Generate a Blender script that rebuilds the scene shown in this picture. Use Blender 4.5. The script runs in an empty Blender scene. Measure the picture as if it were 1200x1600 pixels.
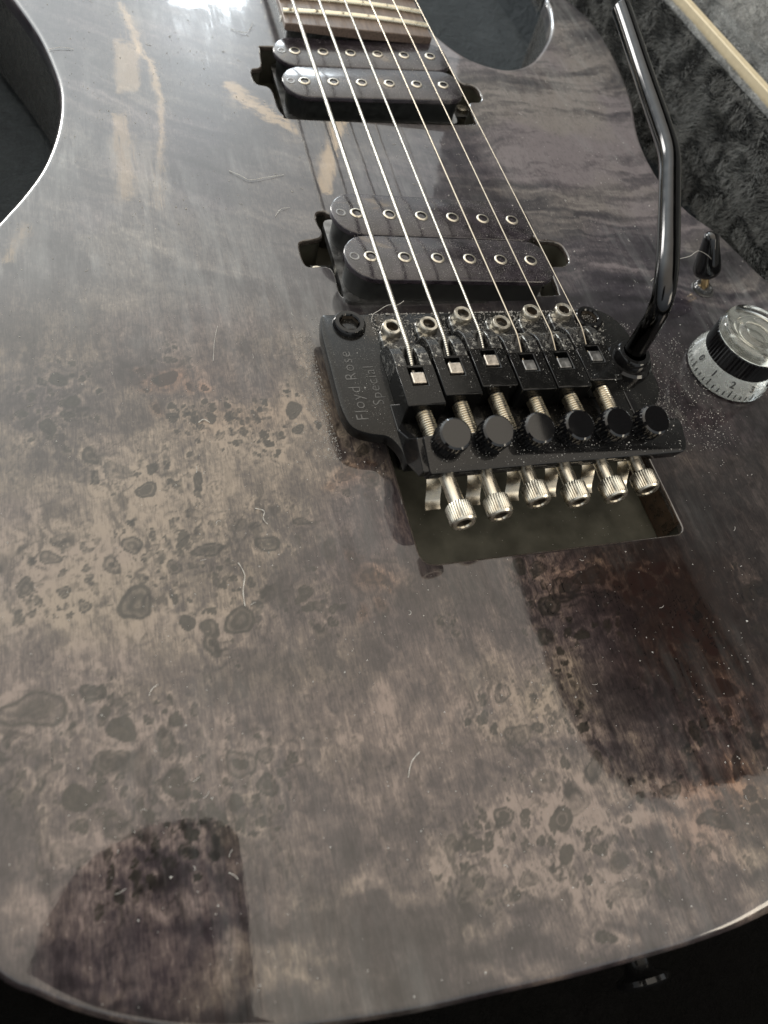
import bpy, bmesh, math, random
import numpy as np
from mathutils import Vector, Matrix, Quaternion, geometry

random.seed(7)
rng = np.random.default_rng(7)
MM = 0.001
SC = bpy.context.scene
COL = SC.collection

# ------------------------------------------------------------------ camera
cam_data = bpy.data.cameras.new("camera")
cam = bpy.data.objects.new("camera", cam_data)
COL.objects.link(cam)
CAM_R = Matrix(((0.9467093, -0.2381923, 0.2168086),
                (0.0985588, 0.8550764, 0.5090487),
                (-0.3066394, -0.4605527, 0.8329847)))      # rows: right, up, back
CAM_P = Vector((-95.732, -139.131, 153.789))
m = CAM_R.transposed().to_4x4()
m.translation = CAM_P * MM
cam.matrix_world = m
cam_data.sensor_fit = 'HORIZONTAL'
cam_data.sensor_width = 36.0
cam_data.lens = 36.0 * 1187.93 / 1200.0
cam_data.clip_start = 0.001
cam_data.clip_end = 50.0
cam_data.dof.use_dof = True
cam_data.dof.focus_distance = 0.208
cam_data.dof.aperture_fstop = 25.0
SC.camera = cam

# ------------------------------------------------------------------ light
SC.view_settings.view_transform = 'Standard'
SC.view_settings.look = 'None'
SC.view_settings.exposure = 0.0
SC.view_settings.gamma = 1.0
SC.cycles.max_bounces = 8
SC.cycles.sample_clamp_indirect = 6.0

world = bpy.data.worlds.new("World")
SC.world = world
world.use_nodes = True
wt = world.node_tree
wt.nodes.clear()
w_out = wt.nodes.new('ShaderNodeOutputWorld')
w_bg = wt.nodes.new('ShaderNodeBackground')
w_tc = wt.nodes.new('ShaderNodeTexCoord')
w_sep = wt.nodes.new('ShaderNodeSeparateXYZ')
w_rmp = wt.nodes.new('ShaderNodeValToRGB')
wt.links.new(w_tc.outputs['Generated'], w_sep.inputs[0])
wt.links.new(w_sep.outputs['Z'], w_rmp.inputs[0])
wt.links.new(w_rmp.outputs[0], w_bg.inputs[0])
wt.links.new(w_bg.outputs[0], w_out.inputs[0])
w_bg.inputs[1].default_value = 1.0
# the wall round the window is washed with its light: one broad smooth lobe
w_dot = wt.nodes.new('ShaderNodeVectorMath'); w_dot.operation = 'DOT_PRODUCT'
w_nrm = wt.nodes.new('ShaderNodeVectorMath'); w_nrm.operation = 'NORMALIZE'
wt.links.new(w_tc.outputs['Generated'], w_nrm.inputs[0]); wt.links.new(w_nrm.outputs[0], w_dot.inputs[0])
w_dot.inputs[1].default_value = Vector((-.32, .78, .58)).normalized()
w_max = wt.nodes.new('ShaderNodeMath'); w_max.operation = 'MAXIMUM'; w_max.inputs[1].default_value = 0
wt.links.new(w_dot.outputs['Value'], w_max.inputs[0])
w_pow = wt.nodes.new('ShaderNodeMath'); w_pow.operation = 'POWER'; w_pow.inputs[1].default_value = 10
wt.links.new(w_max.outputs[0], w_pow.inputs[0])
w_mul = wt.nodes.new('ShaderNodeMix'); w_mul.data_type = 'RGBA'
w_mul.inputs[6].default_value = (0, 0, 0, 1); w_mul.inputs[7].default_value = (2.1, 2.25, 2.25, 1)
wt.links.new(w_pow.outputs[0], w_mul.inputs[0])
w_add = wt.nodes.new('ShaderNodeMix'); w_add.data_type = 'RGBA'; w_add.blend_type = 'ADD'; w_add.inputs[0].default_value = 1
wt.links.new(w_rmp.outputs[0], w_add.inputs[6]); wt.links.new(w_mul.outputs[2], w_add.inputs[7])
wt.links.new(w_add.outputs[2], w_bg.inputs[0])
ramp = w_rmp.color_ramp
# dim walls low down, a pale ceiling overhead
stops = [(0.0, (.45, .49, .52)), (0.35, (.88, .93, .96)), (0.55, (1.20, 1.22, 1.20)), (0.72, (1.58, 1.46, 1.28)), (1.0, (2.08, 1.87, 1.58))]
ramp.elements[0].position = stops[0][0]; ramp.elements[0].color = (*stops[0][1], 1)
ramp.elements[1].position = stops[-1][0]; ramp.elements[1].color = (*stops[-1][1], 1)
for p, c in stops[1:-1]:
    e = ramp.elements.new(p); e.color = (*c, 1)

def area_light(name, loc, target, sx, sy, radiance, color):
    d = bpy.data.lights.new(name, 'AREA')
    d.shape = 'RECTANGLE'; d.size = sx * MM; d.size_y = sy * MM
    d.energy = radiance * math.pi * (sx * MM) * (sy * MM)
    d.color = color
    o = bpy.data.objects.new(name, d)
    COL.objects.link(o)
    o.location = Vector(loc) * MM
    o.rotation_euler = (Vector(target) - Vector(loc)).to_track_quat('-Z', 'Y').to_euler()
    return o
# the window beyond the guitar neck, and a second one to its left
area_light("window_light", (150, 1650, 508), (0, 0, 0), 150, 420, 22.0, (.86, .94, 1.0))
area_light("side_window_light", (-600, 1350, 330), (0, 0, 0), 240, 480, 30.0, (1.0, .96, .90))
area_light("room_lamp", (900, -950, 420), (0, 0, 0), 420, 420, 9.0, (1.0, .88, .70))
# added amber strip lamps, out of view, that draw streaks in lacquer and pickups
def strip_light(name, a, b, w, radiance, color):
    radiance *= .78
    a, b = Vector(a), Vector(b); c = (a + b) / 2; y = (b - a).normalized()
    z = (c - Vector((-20, 80, 0))).normalized(); x = y.cross(z).normalized(); z = x.cross(y)
    o = area_light(name, c, (0, 0, 0), w, (b - a).length, radiance, color)
    o.rotation_euler = Matrix((x, y, z)).transposed().to_euler()
AMBER = (1.0, .70, .36)
strip_light("amber_streak_light", (-30, 1336, 660), (-36, 1310, 740), 44, 2.6, AMBER)
strip_light("amber_streak_light", (-50, 1296, 770), (-60, 1250, 935), 30, 2.9, AMBER)
strip_light("amber_streak_light", (-6, 1300, 830), (-28, 1256, 925), 34, 1.5, (.9, .75, .55))
strip_light("amber_streak_light", (-38, 1362, 610), (12, 1320, 705), 9, 4.0, AMBER)
strip_light("amber_streak_light", (12, 1320, 705), (24, 1285, 800), 9, 4.0, AMBER)
strip_light("amber_streak_light", (24, 1285, 800), (6, 1248, 960), 9, 4.0, AMBER)
strip_light("amber_streak_light", (372, 1285, 590), (344, 1204, 868), 30, 4.6, AMBER)
strip_light("amber_streak_light", (141, 1301, 711), (288, 1253, 760), 15, 4.4, AMBER)
strip_light("amber_streak_light", (-312, 1220, 1060), (-255, 1238, 985), 16, 4.0, AMBER)

# ------------------------------------------------------------------ node helpers
def new_mat(name):
    m = bpy.data.materials.new(name); m.use_nodes = True
    nt = m.node_tree
    b = nt.nodes['Principled BSDF']
    return m, nt, b
def node(nt, kind, **kw):
    n = nt.nodes.new(kind)
    for k, v in kw.items():
        if hasattr(n, k): setattr(n, k, v)
        else: n.inputs[k].default_value = v
    return n
def noise(nt, vec, scale, detail=4, rough=.55, dist=0.0):
    n = node(nt, 'ShaderNodeTexNoise'); n.inputs['Scale'].default_value = scale
    n.inputs['Detail'].default_value = detail; n.inputs['Roughness'].default_value = rough
    n.inputs['Distortion'].default_value = dist
    if vec is not None: nt.links.new(vec, n.inputs['Vector'])
    return n.outputs['Fac']
def objcoord(nt, scale=(1, 1, 1), rot=(0, 0, 0), kind='Object'):
    tc = nt.nodes.new('ShaderNodeTexCoord'); mp = nt.nodes.new('ShaderNodeMapping')
    mp.inputs['Scale'].default_value = scale; mp.inputs['Rotation'].default_value = rot
    nt.links.new(tc.outputs[kind], mp.inputs['Vector'])
    return mp.outputs[0]
def remap(nt, fac, a, b, c=0.0, d=1.0):
    n = nt.nodes.new('ShaderNodeMapRange'); n.inputs[1].default_value = a; n.inputs[2].default_value = b
    n.inputs[3].default_value = c; n.inputs[4].default_value = d
    nt.links.new(fac, n.inputs[0]); return n.outputs[0]
def mix(nt, fac, a, b, mode='MIX'):
    n = nt.nodes.new('ShaderNodeMix'); n.data_type = 'RGBA'; n.blend_type = mode
    for sock, v in ((n.inputs[0], fac), (n.inputs[6], a), (n.inputs[7], b)):
        if hasattr(v, 'is_output'): nt.links.new(v, sock)
        elif isinstance(v, (int, float)): sock.default_value = v
        else: sock.default_value = (*v, 1)
    return n.outputs[2]
def math_(nt, op, a, b=0.0):
    n = nt.nodes.new('ShaderNodeMath'); n.operation = op
    for sock, v in ((n.inputs[0], a), (n.inputs[1], b)):
        if hasattr(v, 'is_output'): nt.links.new(v, sock)
        else: sock.default_value = v
    return n.outputs[0]
def bump(nt, height, strength, dist, bsdf, sock='Normal'):
    n = nt.nodes.new('ShaderNodeBump'); n.inputs['Strength'].default_value = strength
    n.inputs['Distance'].default_value = dist
    nt.links.new(height, n.inputs['Height']); nt.links.new(n.outputs[0], bsdf.inputs[sock])
    return n

def simple(name, col, rough=.4, metal=0.0, var=.25, dust=0.0, bumpy=0.0, coat=0.0, scale=400, spec=.5):
    """plain surface with mottled roughness, faint colour variation and settled dust on upward faces"""
    m, nt, b = new_mat(name)
    v = objcoord(nt)
    n1 = noise(nt, v, scale, 4)
    base = mix(nt, remap(nt, n1, .3, .7), [c * (1 - var) for c in col], [min(1, c * (1 + var)) for c in col])
    if dust:
        g = nt.nodes.new('ShaderNodeNewGeometry'); s = nt.nodes.new('ShaderNodeSeparateXYZ')
        nt.links.new(g.outputs['Normal'], s.inputs[0])
        up = remap(nt, s.outputs['Z'], .3, 1.0)
        n2 = noise(nt, v, 2600, 3, .7); n3 = noise(nt, v, 190, 3)
        d = math_(nt, 'MULTIPLY', up, math_(nt, 'MULTIPLY', remap(nt, n2, .56, .72), remap(nt, n3, .35, .65)))
        d = math_(nt, 'MULTIPLY', d, dust)
        base = mix(nt, d, base, (.42, .41, .38))
        r = math_(nt, 'ADD', remap(nt, n1, .3, .7, rough * .8, rough * 1.25), math_(nt, 'MULTIPLY', d, .5))
        nt.links.new(r, b.inputs['Roughness'])
        mt = math_(nt, 'SUBTRACT', metal, math_(nt, 'MULTIPLY', d, metal))
        nt.links.new(mt, b.inputs['Metallic'])
    else:
        nt.links.new(remap(nt, n1, .3, .7, rough * .75, rough * 1.3), b.inputs['Roughness'])
        b.inputs['Metallic'].default_value = metal
    nt.links.new(base, b.inputs['Base Color'])
    b.inputs['Coat Weight'].default_value = coat
    b.inputs['Specular IOR Level'].default_value = spec
    if bumpy: bump(nt, noise(nt, v, scale * 3, 4), bumpy, .0002, b)
    return m

M = {}
M['black_metal'] = simple('black_plated_metal', (.006, .006, .006), .15, .2, .2, dust=.2, spec=.28)
M['black_gloss'] = simple('black_polished_metal', (.008, .008, .0085), .08, .2, .15, dust=.1, spec=.35)
M['black_matte'] = simple('black_matte_metal', (.012, .012, .012), .45, .3, .2, dust=.5)
M['nickel'] = simple('nickel_plated_steel', (.54, .50, .42), .27, 1.0, .12, scale=900)
M['disc'] = simple('silvered_disc', (.80, .80, .77), .18, 1.0, .1)
M['nickel_dusty'] = simple('dusty_nickel_steel', (.62, .58, .50), .32, 1.0, .15, dust=.8)
M['copper'] = simple('copper_toned_steel', (.46, .42, .37), .33, 1.0, .25, scale=1500)
M['dark_steel'] = simple('dark_steel', (.20, .20, .20), .35, 1.0, .3, dust=.6)
M['spring'] = simple('spring_steel', (.46, .42, .35), .25, 1.0, .1)
M['hole'] = simple('dark_hole', (.008, .008, .008), .7, 0, .2)
M['socket'] = simple('socket_recess', (.12, .10, .08), .4, .8, .3)
M['bobbin'] = simple('smoked_bobbin_plastic', (.020, .0165, .021), .22, 0, .6, dust=.7, coat=.2, scale=250)
M['coil'] = simple('black_coil_tape', (.012, .013, .013), .4, 0, .3, dust=.3)
M['string'] = simple('steel_string', (.42, .37, .30), .3, 1.0, .02)
M['fret'] = simple('fret_wire', (.66, .62, .50), .25, 1.0, .1)
M['cavity'] = simple('black_cavity_paint', (.060, .058, .045), .42, 0, .3, spec=.3, bumpy=.3, scale=160)
M['cavity_wall'] = simple('lacquered_cavity_wall', (.05, .03, .018), .3, 0, .5, coat=.5)
M['lettering'] = simple('raised_lettering', (.085, .085, .085), .28, .8, .2, dust=.3)
M['brass'] = simple('brass_thread', (.65, .48, .26), .3, 1.0, .15)
M['tip'] = simple('black_plastic_tip', (.004, .004, .0045), .08, 0, .05, spec=.5)
M['arm'] = simple('black_chrome', (.035, .035, .036), .13, 1.0, .1, scale=300)
M['strip'] = simple('cream_plastic_strip', (.56, .48, .33), .5, 0, .06)
M['lip'] = simple('lacquered_edge', (.05, .042, .036), .12, 0, .4, coat=1.0)
M['marker'] = simple('pearl_marker', (.7, .7, .66), .3)
M['phone'] = simple('black_phone_glass', (.012, .012, .013), .25)
M['ground'] = simple('dark_table', (.02, .02, .02), .7)
M['print'] = simple('black_print', (.012, .012, .012), .5)
M['dust'] = simple('pale_dust', (.42, .41, .39), .8, 0, .2)
M['lint'] = simple('white_lint', (.50, .49, .46), .8, 0, .1)
M['post'] = simple('orange_wood', (.55, .27, .08), .5, 0, .3, scale=20)

def worn_black():
    # black plating rubbed through to bare metal in places, with dust in the corners
    m, nt, b = new_mat('worn_black_plating')
    v = objcoord(nt)
    n1 = noise(nt, v, 620, 5, .7, .6); n2 = noise(nt, v, 3200, 3, .7); n3 = noise(nt, v, 170, 2)
    wear = math_(nt, 'MULTIPLY', remap(nt, n1, .52, .58), remap(nt, n3, .44, .56))
    speck = remap(nt, n2, .60, .68)
    c = mix(nt, wear, (.012, .012, .012), (.42, .41, .38))
    c = mix(nt, math_(nt, 'MULTIPLY', speck, .55), c, (.40, .39, .36))
    nt.links.new(c, b.inputs['Base Color'])
    nt.links.new(math_(nt, 'ADD', math_(nt, 'MULTIPLY', wear, .75), .15), b.inputs['Metallic'])
    nt.links.new(math_(nt, 'ADD', math_(nt, 'MULTIPLY', speck, .4), .2), b.inputs['Roughness'])
    bump(nt, n1, .3, .0002, b)
    return m
M['worn_black'] = worn_black()

def wound_string():
    m, nt, b = new_mat('wound_steel_string')
    v = objcoord(nt)
    w = node(nt, 'ShaderNodeTexWave'); w.bands_direction = 'Y'; w.inputs['Scale'].default_value = 520
    nt.links.new(v, w.inputs['Vector'])
    nt.links.new(mix(nt, w.outputs['Fac'], (.14, .13, .11), (.72, .70, .64)), b.inputs['Base Color'])
    b.inputs['Metallic'].default_value = 1; b.inputs['Roughness'].default_value = .3
    bump(nt, w.outputs['Fac'], .5, .0001, b)
    return m
M['wound'] = wound_string()

def frosted():
    m, nt, b = new_mat('worn_clear_acrylic')
    v = objcoord(nt)
    b.inputs['Base Color'].default_value = (.84, .87, .85, 1)
    b.inputs['Transmission Weight'].default_value = .80
    b.inputs['IOR'].default_value = 1.45
    nt.links.new(remap(nt, noise(nt, v, 700, 4), .3, .7, .06, .35), b.inputs['Roughness'])
    return m
M['frost'] = frosted()

def glass():
    m, nt, b = new_mat('clear_acrylic')
    v = objcoord(nt)
    b.inputs['Base Color'].default_value = (.93, .95, .92, 1)
    b.inputs['Transmission Weight'].default_value = 1.0
    b.inputs['IOR'].default_value = 1.47
    nt.links.new(remap(nt, noise(nt, v, 500, 4), .3, .7, .02, .14), b.inputs['Roughness'])
    return m
M['clear'] = glass()

def plush(name, col, tip):
    m, nt, b = new_mat(name)
    v = objcoord(nt)
    n1 = noise(nt, v, 90, 5, .65, 1.2); n2 = noise(nt, v, 700, 4, .7); n3 = noise(nt, v, 25, 3)
    f = math_(nt, 'ADD', math_(nt, 'MULTIPLY', remap(nt, n1, .35, .7), .55), math_(nt, 'MULTIPLY', remap(nt, n2, .35, .7), .45))
    f = math_(nt, 'MULTIPLY', f, remap(nt, n3, .3, .7, .5, 1.2))
    nt.links.new(mix(nt, f, col, tip), b.inputs['Base Color'])
    b.inputs['Roughness'].default_value = .9
    b.inputs['Specular IOR Level'].default_value = .1
    b.inputs['Sheen Weight'].default_value = .5
    b.inputs['Sheen Roughness'].default_value = .4
    nt.links.new(mix(nt, .5, col, tip), b.inputs['Sheen Tint'])
    bump(nt, math_(nt, 'ADD', n1, math_(nt, 'MULTIPLY', n2, .4)), .9, .003, b)
    return m
M['plush'] = plush('charcoal_plush', (.006, .006, .0065), (.045, .047, .047))
M['plush_shade'] = plush('shaded_black_plush', (.0012, .0012, .0012), (.005, .005, .005))  # shade behind the tail is put into this near-black plush
M['plush_haze'] = plush('hazed_plush_floor', (.030, .036, .041), (.062, .072, .080))  # floor colour lifted and blued to imitate haze towards the window
M['pile'] = simple('plush_pile', (.14, .145, .142), .6, 0, .5, scale=60)
M['pile_pale'] = simple('fleece_pile', (.30, .31, .31), .6, 0, .4, scale=60)
M['plush_lid'] = plush('grey_plush', (.16, .16, .155), (.50, .50, .48))
M['sherpa'] = plush('pale_grey_fleece', (.10, .105, .105), (.45, .46, .46))

def burl():
    """figured burl under tinted gloss lacquer; the eye / tone / stain maps are laid down on the mesh as attributes"""
    m, nt, b = new_mat('stained_burl_veneer')
    L = nt.links
    def attr(n):
        a = nt.nodes.new('ShaderNodeAttribute'); a.attribute_name = n
        s = nt.nodes.new('ShaderNodeSeparateColor'); L.new(a.outputs['Color'], s.inputs[0]); return s.outputs
    eye, tone, warm = attr('figure')
    line, purple, flame = attr('stain')
    v = objcoord(nt); vs = objcoord(nt, (1, .12, 1), (0, 0, .2))
    grain = noise(nt, vs, 2600, 5, .65, .6)
    mott = noise(nt, v, 420, 6, .7, .8)
    fine = noise(nt, v, 3000, 4, .7)
    t = math_(nt, 'ADD', tone, remap(nt, grain, .3, .7, -.17, .17))
    t = math_(nt, 'ADD', t, remap(nt, mott, .3, .7, -.13, .13))
    t = math_(nt, 'ADD', t, remap(nt, fine, .3, .7, -.05, .05))
    cr = nt.nodes.new('ShaderNodeValToRGB'); L.new(t, cr.inputs[0])
    e = cr.color_ramp.elements
    e[0].position = 0.0; e[0].color = (.009, .0073, .0078, 1)
    e[1].position = 1.0; e[1].color = (.185, .150, .118, 1)
    for p, c in ((.25, (.019, .0155, .0155)), (.50, (.038, .031, .0295)), (.75, (.090, .073, .060))):
        k = e.new(p); k.color = (*c, 1)
    c = cr.outputs[0]
    c = mix(nt, math_(nt, 'MULTIPLY', purple, .8), c, mix(nt, 1.0, c, (.78, .74, .92), 'MULTIPLY'))
    c = mix(nt, warm, c, mix(nt, 1.0, c, (1.15, .84, .66), 'MULTIPLY'))
    c = mix(nt, math_(nt, 'MULTIPLY', flame, .85), c, mix(nt, 1.0, c, (.84, .96, 1.12), 'MULTIPLY'))
    edge = math_(nt, 'ADD', eye, remap(nt, grain, .3, .7, -.05, .05))
    ec = mix(nt, warm, mix(nt, remap(nt, mott, .35, .65), (.008, .0076, .0062), (.018, .0165, .013)), (.012, .0055, .0045))
    c = mix(nt, remap(nt, edge, .12, .60, 0, .90), c, ec)
    c = mix(nt, math_(nt, 'MULTIPLY', line, .9), c, (.005, .004, .004))
    # dried polish and finger smears: a thin pale deposit wiped mostly lengthwise
    wipe = noise(nt, objcoord(nt, (1, .12, 1), (0, 0, .06)), 260, 4, .65, .4)
    area_ = noise(nt, v, 16, 4, .55, 1.0)
    film = math_(nt, 'MULTIPLY', remap(nt, wipe, .44, .72), remap(nt, area_, .42, .66))
    film = math_(nt, 'MULTIPLY', film, remap(nt, flame, 0, 1, .35, 1.0))
    c = mix(nt, math_(nt, 'MULTIPLY', film, .24), c, (.42, .44, .44))
    L.new(c, b.inputs['Base Color'])
    b.inputs['Roughness'].default_value = .30
    L.new(remap(nt, flame, 0, 1, .10, .24), b.inputs['Specular IOR Level'])
    # clear coat: handling haze, swirl scratches
    sm = noise(nt, v, 28, 5, .6, 1.5)
    s1 = noise(nt, objcoord(nt, (1, .03, 1), (0, 0, .25)), 1500, 3, .6)
    s2 = noise(nt, objcoord(nt, (1, .04, 1), (0, 0, -.35)), 1200, 3, .6)
    scr = math_(nt, 'MAXIMUM', remap(nt, s1, .62, .74), remap(nt, s2, .64, .76))
    cr_ = math_(nt, 'ADD', remap(nt, sm, .35, .7, .008, .055), math_(nt, 'MULTIPLY', scr, .22))
    cr_ = math_(nt, 'ADD', cr_, math_(nt, 'MULTIPLY', film, .16))
    b.inputs['Coat Weight'].default_value = 1.0
    b.inputs['Coat IOR'].default_value = 1.52
    L.new(cr_, b.inputs['Coat Roughness'])
    wav = math_(nt, 'ADD', noise(nt, v, 30, 2, .4), math_(nt, 'MULTIPLY', noise(nt, v, 260, 2, .5), .05))
    bump(nt, math_(nt, 'ADD', wav, math_(nt, 'MULTIPLY', film, .03)), .16, .0012, b, 'Coat Normal')
    return m
M['burl'] = burl()
M['body_side'] = simple('dark_lacquered_side', (.055, .054, .052), .25, 0, .4, coat=.8)

def fingerboard():
    m, nt, b = new_mat('rosewood_fingerboard')
    v = objcoord(nt, (1, .08, 1))
    n = noise(nt, v, 1400, 5, .7)
    nt.links.new(mix(nt, remap(nt, n, .3, .7), (.055, .038, .030), (.17, .125, .10)), b.inputs['Base Color'])
    b.inputs['Roughness'].default_value = .45
    return m
M['board'] = fingerboard()

# ------------------------------------------------------------------ mesh helpers (all in millimetres)
def add_obj(name, bm, mat, parent=None, loc=(0, 0, 0), smooth=None, bev=0.0, kind=None):
    me = bpy.data.meshes.new(name)
    bmesh.ops.recalc_face_normals(bm, faces=bm.faces)
    bm.to_mesh(me); bm.free()
    co = np.empty(len(me.vertices) * 3, dtype=np.float32)
    me.vertices.foreach_get('co', co); me.vertices.foreach_set('co', co * MM)
    for x in (mat if isinstance(mat, (list, tuple)) else [mat]): me.materials.append(x)
    if smooth is not None:
        me.shade_smooth()
        me.set_sharp_from_angle(angle=math.radians(smooth))
    me.update()
    o = bpy.data.objects.new(name, me); COL.objects.link(o)
    o.location = Vector(loc) * MM
    if parent is not None: o.parent = parent
    if bev:
        b = o.modifiers.new('edge', 'BEVEL'); b.width = bev * MM; b.segments = 2; b.limit_method = 'ANGLE'
        b.angle_limit = math.radians(40); b.harden_normals = False
    if kind: o['kind'] = kind
    return o
def mesh_obj(name, me, parent=None, loc=(0, 0, 0), rot=None):
    o = bpy.data.objects.new(name, me); COL.objects.link(o); o.location = Vector(loc) * MM
    if rot is not None: o.rotation_euler = rot
    if parent is not None: o.parent = parent
    return o
def empty(name, loc, label, cat, group=None):
    o = bpy.data.objects.new(name, None); COL.objects.link(o); o.location = Vector(loc) * MM
    o.empty_display_size = .01
    o['label'] = label; o['category'] = cat
    if group: o['group'] = group
    return o
def dup(o, parent, loc=None, rot=None):
    c = o.copy(); COL.objects.link(c); c.parent = parent
    if loc is not None: c.location = Vector(loc) * MM
    if rot is not None: c.rotation_euler = rot
    for ch in list(o.children):
        d = ch.copy(); COL.objects.link(d); d.parent = c
    return c
def lathe(bm, prof, seg=32, mat=Matrix(), teeth=None, mi=0, cap=True):
    """prof: [(r, z)]; teeth = (count, depth, set of profile rows)"""
    rings = []
    for k, (r, z) in enumerate(prof):
        if r < 1e-6:
            rings.append([bm.verts.new(mat @ Vector((0, 0, z)))]); continue
        ring = []
        for i in range(seg):
            a = 2 * math.pi * i / seg; rr = r
            if teeth and k in teeth[2] and i % 2: rr = r - teeth[1]
            ring.append(bm.verts.new(mat @ Vector((rr * math.cos(a), rr * math.sin(a), z))))
        rings.append(ring)
    for a, b in zip(rings, rings[1:]):
        for i in range(seg):
            j = (i + 1) % seg
            if len(a) == 1 and len(b) == 1: continue
            if len(a) == 1: f = bm.faces.new((a[0], b[i], b[j]))
            elif len(b) == 1: f = bm.faces.new((a[i], a[j], b[0]))
            else: f = bm.faces.new((a[i], a[j], b[j], b[i]))
            f.material_index = mi
    return rings
def offset_poly(pts, d):
    """inward offset of a closed polygon (either winding)"""
    n = len(pts); area = sum(pts[i][0] * pts[(i + 1) % n][1] - pts[(i + 1) % n][0] * pts[i][1] for i in range(n))
    s = 1 if area > 0 else -1
    out = []
    for i in range(n):
        p0, p1, p2 = Vector(pts[i - 1][:2]), Vector(pts[i][:2]), Vector(pts[(i + 1) % n][:2])
        a = (p1 - p0).normalized(); b = (p2 - p1).normalized()
        n1 = Vector((-a.y, a.x)) * s; n2 = Vector((-b.y, b.x)) * s
        nn = (n1 + n2)
        if nn.length < 1e-6: nn = n1
        nn.normalize(); k = max(.5, nn.dot(n1))
        out.append(tuple(p1 + nn * (d / k)))
    return out
def prism(bm, pts, z0, z1, ch=0.0, steps=2, mat=Matrix(), bottom=True, top=True, tilt=None):
    loops = []
    def ring(p, z): return [bm.verts.new(mat @ Vector((x, y, z + (tilt(x, y) if tilt else 0)))) for x, y in p]
    loops.append(ring(pts, z0))
    if ch > 0:
        for k in range(steps + 1):
            a = math.pi / 2 * k / steps
            loops.append(ring(offset_poly(pts, ch * (1 - math.cos(a))), z1 - ch + ch * math.sin(a)))
    else: loops.append(ring(pts, z1))
    n = len(pts)
    for a, b in zip(loops, loops[1:]):
        for i in range(n):
            j = (i + 1) % n; bm.faces.new((a[i], a[j], b[j], b[i]))
    if bottom: bm.faces.new(loops[0][::-1])
    if top: bm.faces.new(loops[-1])
    return loops
def box(bm, x0, x1, y0, y1, z0, z1, mat=Matrix()):
    return prism(bm, [(x0, y0), (x1, y0), (x1, y1), (x0, y1)], z0, z1, mat=mat)
def extrude_yz(bm, prof, x0, x1):
    a = [bm.verts.new((x0, y, z)) for y, z in prof]; b = [bm.verts.new((x1, y, z)) for y, z in prof]
    n = len(prof)
    for i in range(n):
        j = (i + 1) % n; bm.faces.new((a[i], a[j], b[j], b[i]))
    bm.faces.new(a[::-1]); bm.faces.new(b)
def tube(bm, path, rad, seg=12, caps=True):
    pts = [Vector(p) for p in path]; n = len(pts)
    rads = rad if isinstance(rad, (list, tuple)) else [rad] * n
    T = [(pts[min(i + 1, n - 1)] - pts[max(i - 1, 0)]).normalized() for i in range(n)]
    up = Vector((0, 0, 1)) if abs(T[0].z) < .9 else Vector((1, 0, 0))
    u = T[0].cross(up).normalized(); rings = []
    for i in range(n):
        if i:
            q = T[i - 1].rotation_difference(T[i]); u = (q @ u).normalized()
        w = T[i].cross(u)
        rings.append([bm.verts.new(pts[i] + (u * math.cos(2 * math.pi * k / seg) + w * math.sin(2 * math.pi * k / seg)) * rads[i]) for k in range(seg)])
    for a, b in zip(rings, rings[1:]):
        for k in range(seg):
            j = (k + 1) % seg; bm.faces.new((a[k], a[j], b[j], b[k]))
    if caps: bm.faces.new(rings[0][::-1]); bm.faces.new(rings[-1])
def spline(pts, per=8, closed=False):
    out = []; n = len(pts); P = [Vector(p) for p in pts]
    rngi = range(n if closed else n - 1)
    for i in rngi:
        if closed: p0, p1, p2, p3 = P[i - 1], P[i], P[(i + 1) % n], P[(i + 2) % n]
        else: p0, p1, p2, p3 = P[max(i - 1, 0)], P[i], P[i + 1], P[min(i + 2, n - 1)]
        for k in range(per):
            t = k / per
            out.append(.5 * ((2 * p1) + (p2 - p0) * t + (2 * p0 - 5 * p1 + 4 * p2 - p3) * t * t + (3 * p1 - p0 - 3 * p2 + p3) * t ** 3))
    if not closed: out.append(P[-1])
    return [tuple(p) for p in out]
def rot_to(d):
    return Vector((0, 0, 1)).rotation_difference(Vector(d).normalized()).to_matrix().to_4x4()
def place(loc, d=(0, 0, 1)):
    return Matrix.Translation(Vector(loc)) @ rot_to(d)
def round_poly(pts, r, seg=4):
    """round every corner of a polygon; r may be a number or a list"""
    n = len(pts); out = []
    for i in range(n):
        ri = r[i] if isinstance(r, (list, tuple)) else r
        p0, p1, p2 = Vector(pts[i - 1]), Vector(pts[i]), Vector(pts[(i + 1) % n])
        a = (p0 - p1); b = (p2 - p1); ra = min(ri, a.length * .49, b.length * .49)
        if ra < 1e-3: out.append(tuple(p1)); continue
        q0 = p1 + a.normalized() * ra; q2 = p1 + b.normalized() * ra
        for k in range(seg + 1):
            t = k / seg; out.append(tuple((1 - t) ** 2 * q0 + 2 * t * (1 - t) * p1 + t * t * q2))
    return out
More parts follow.
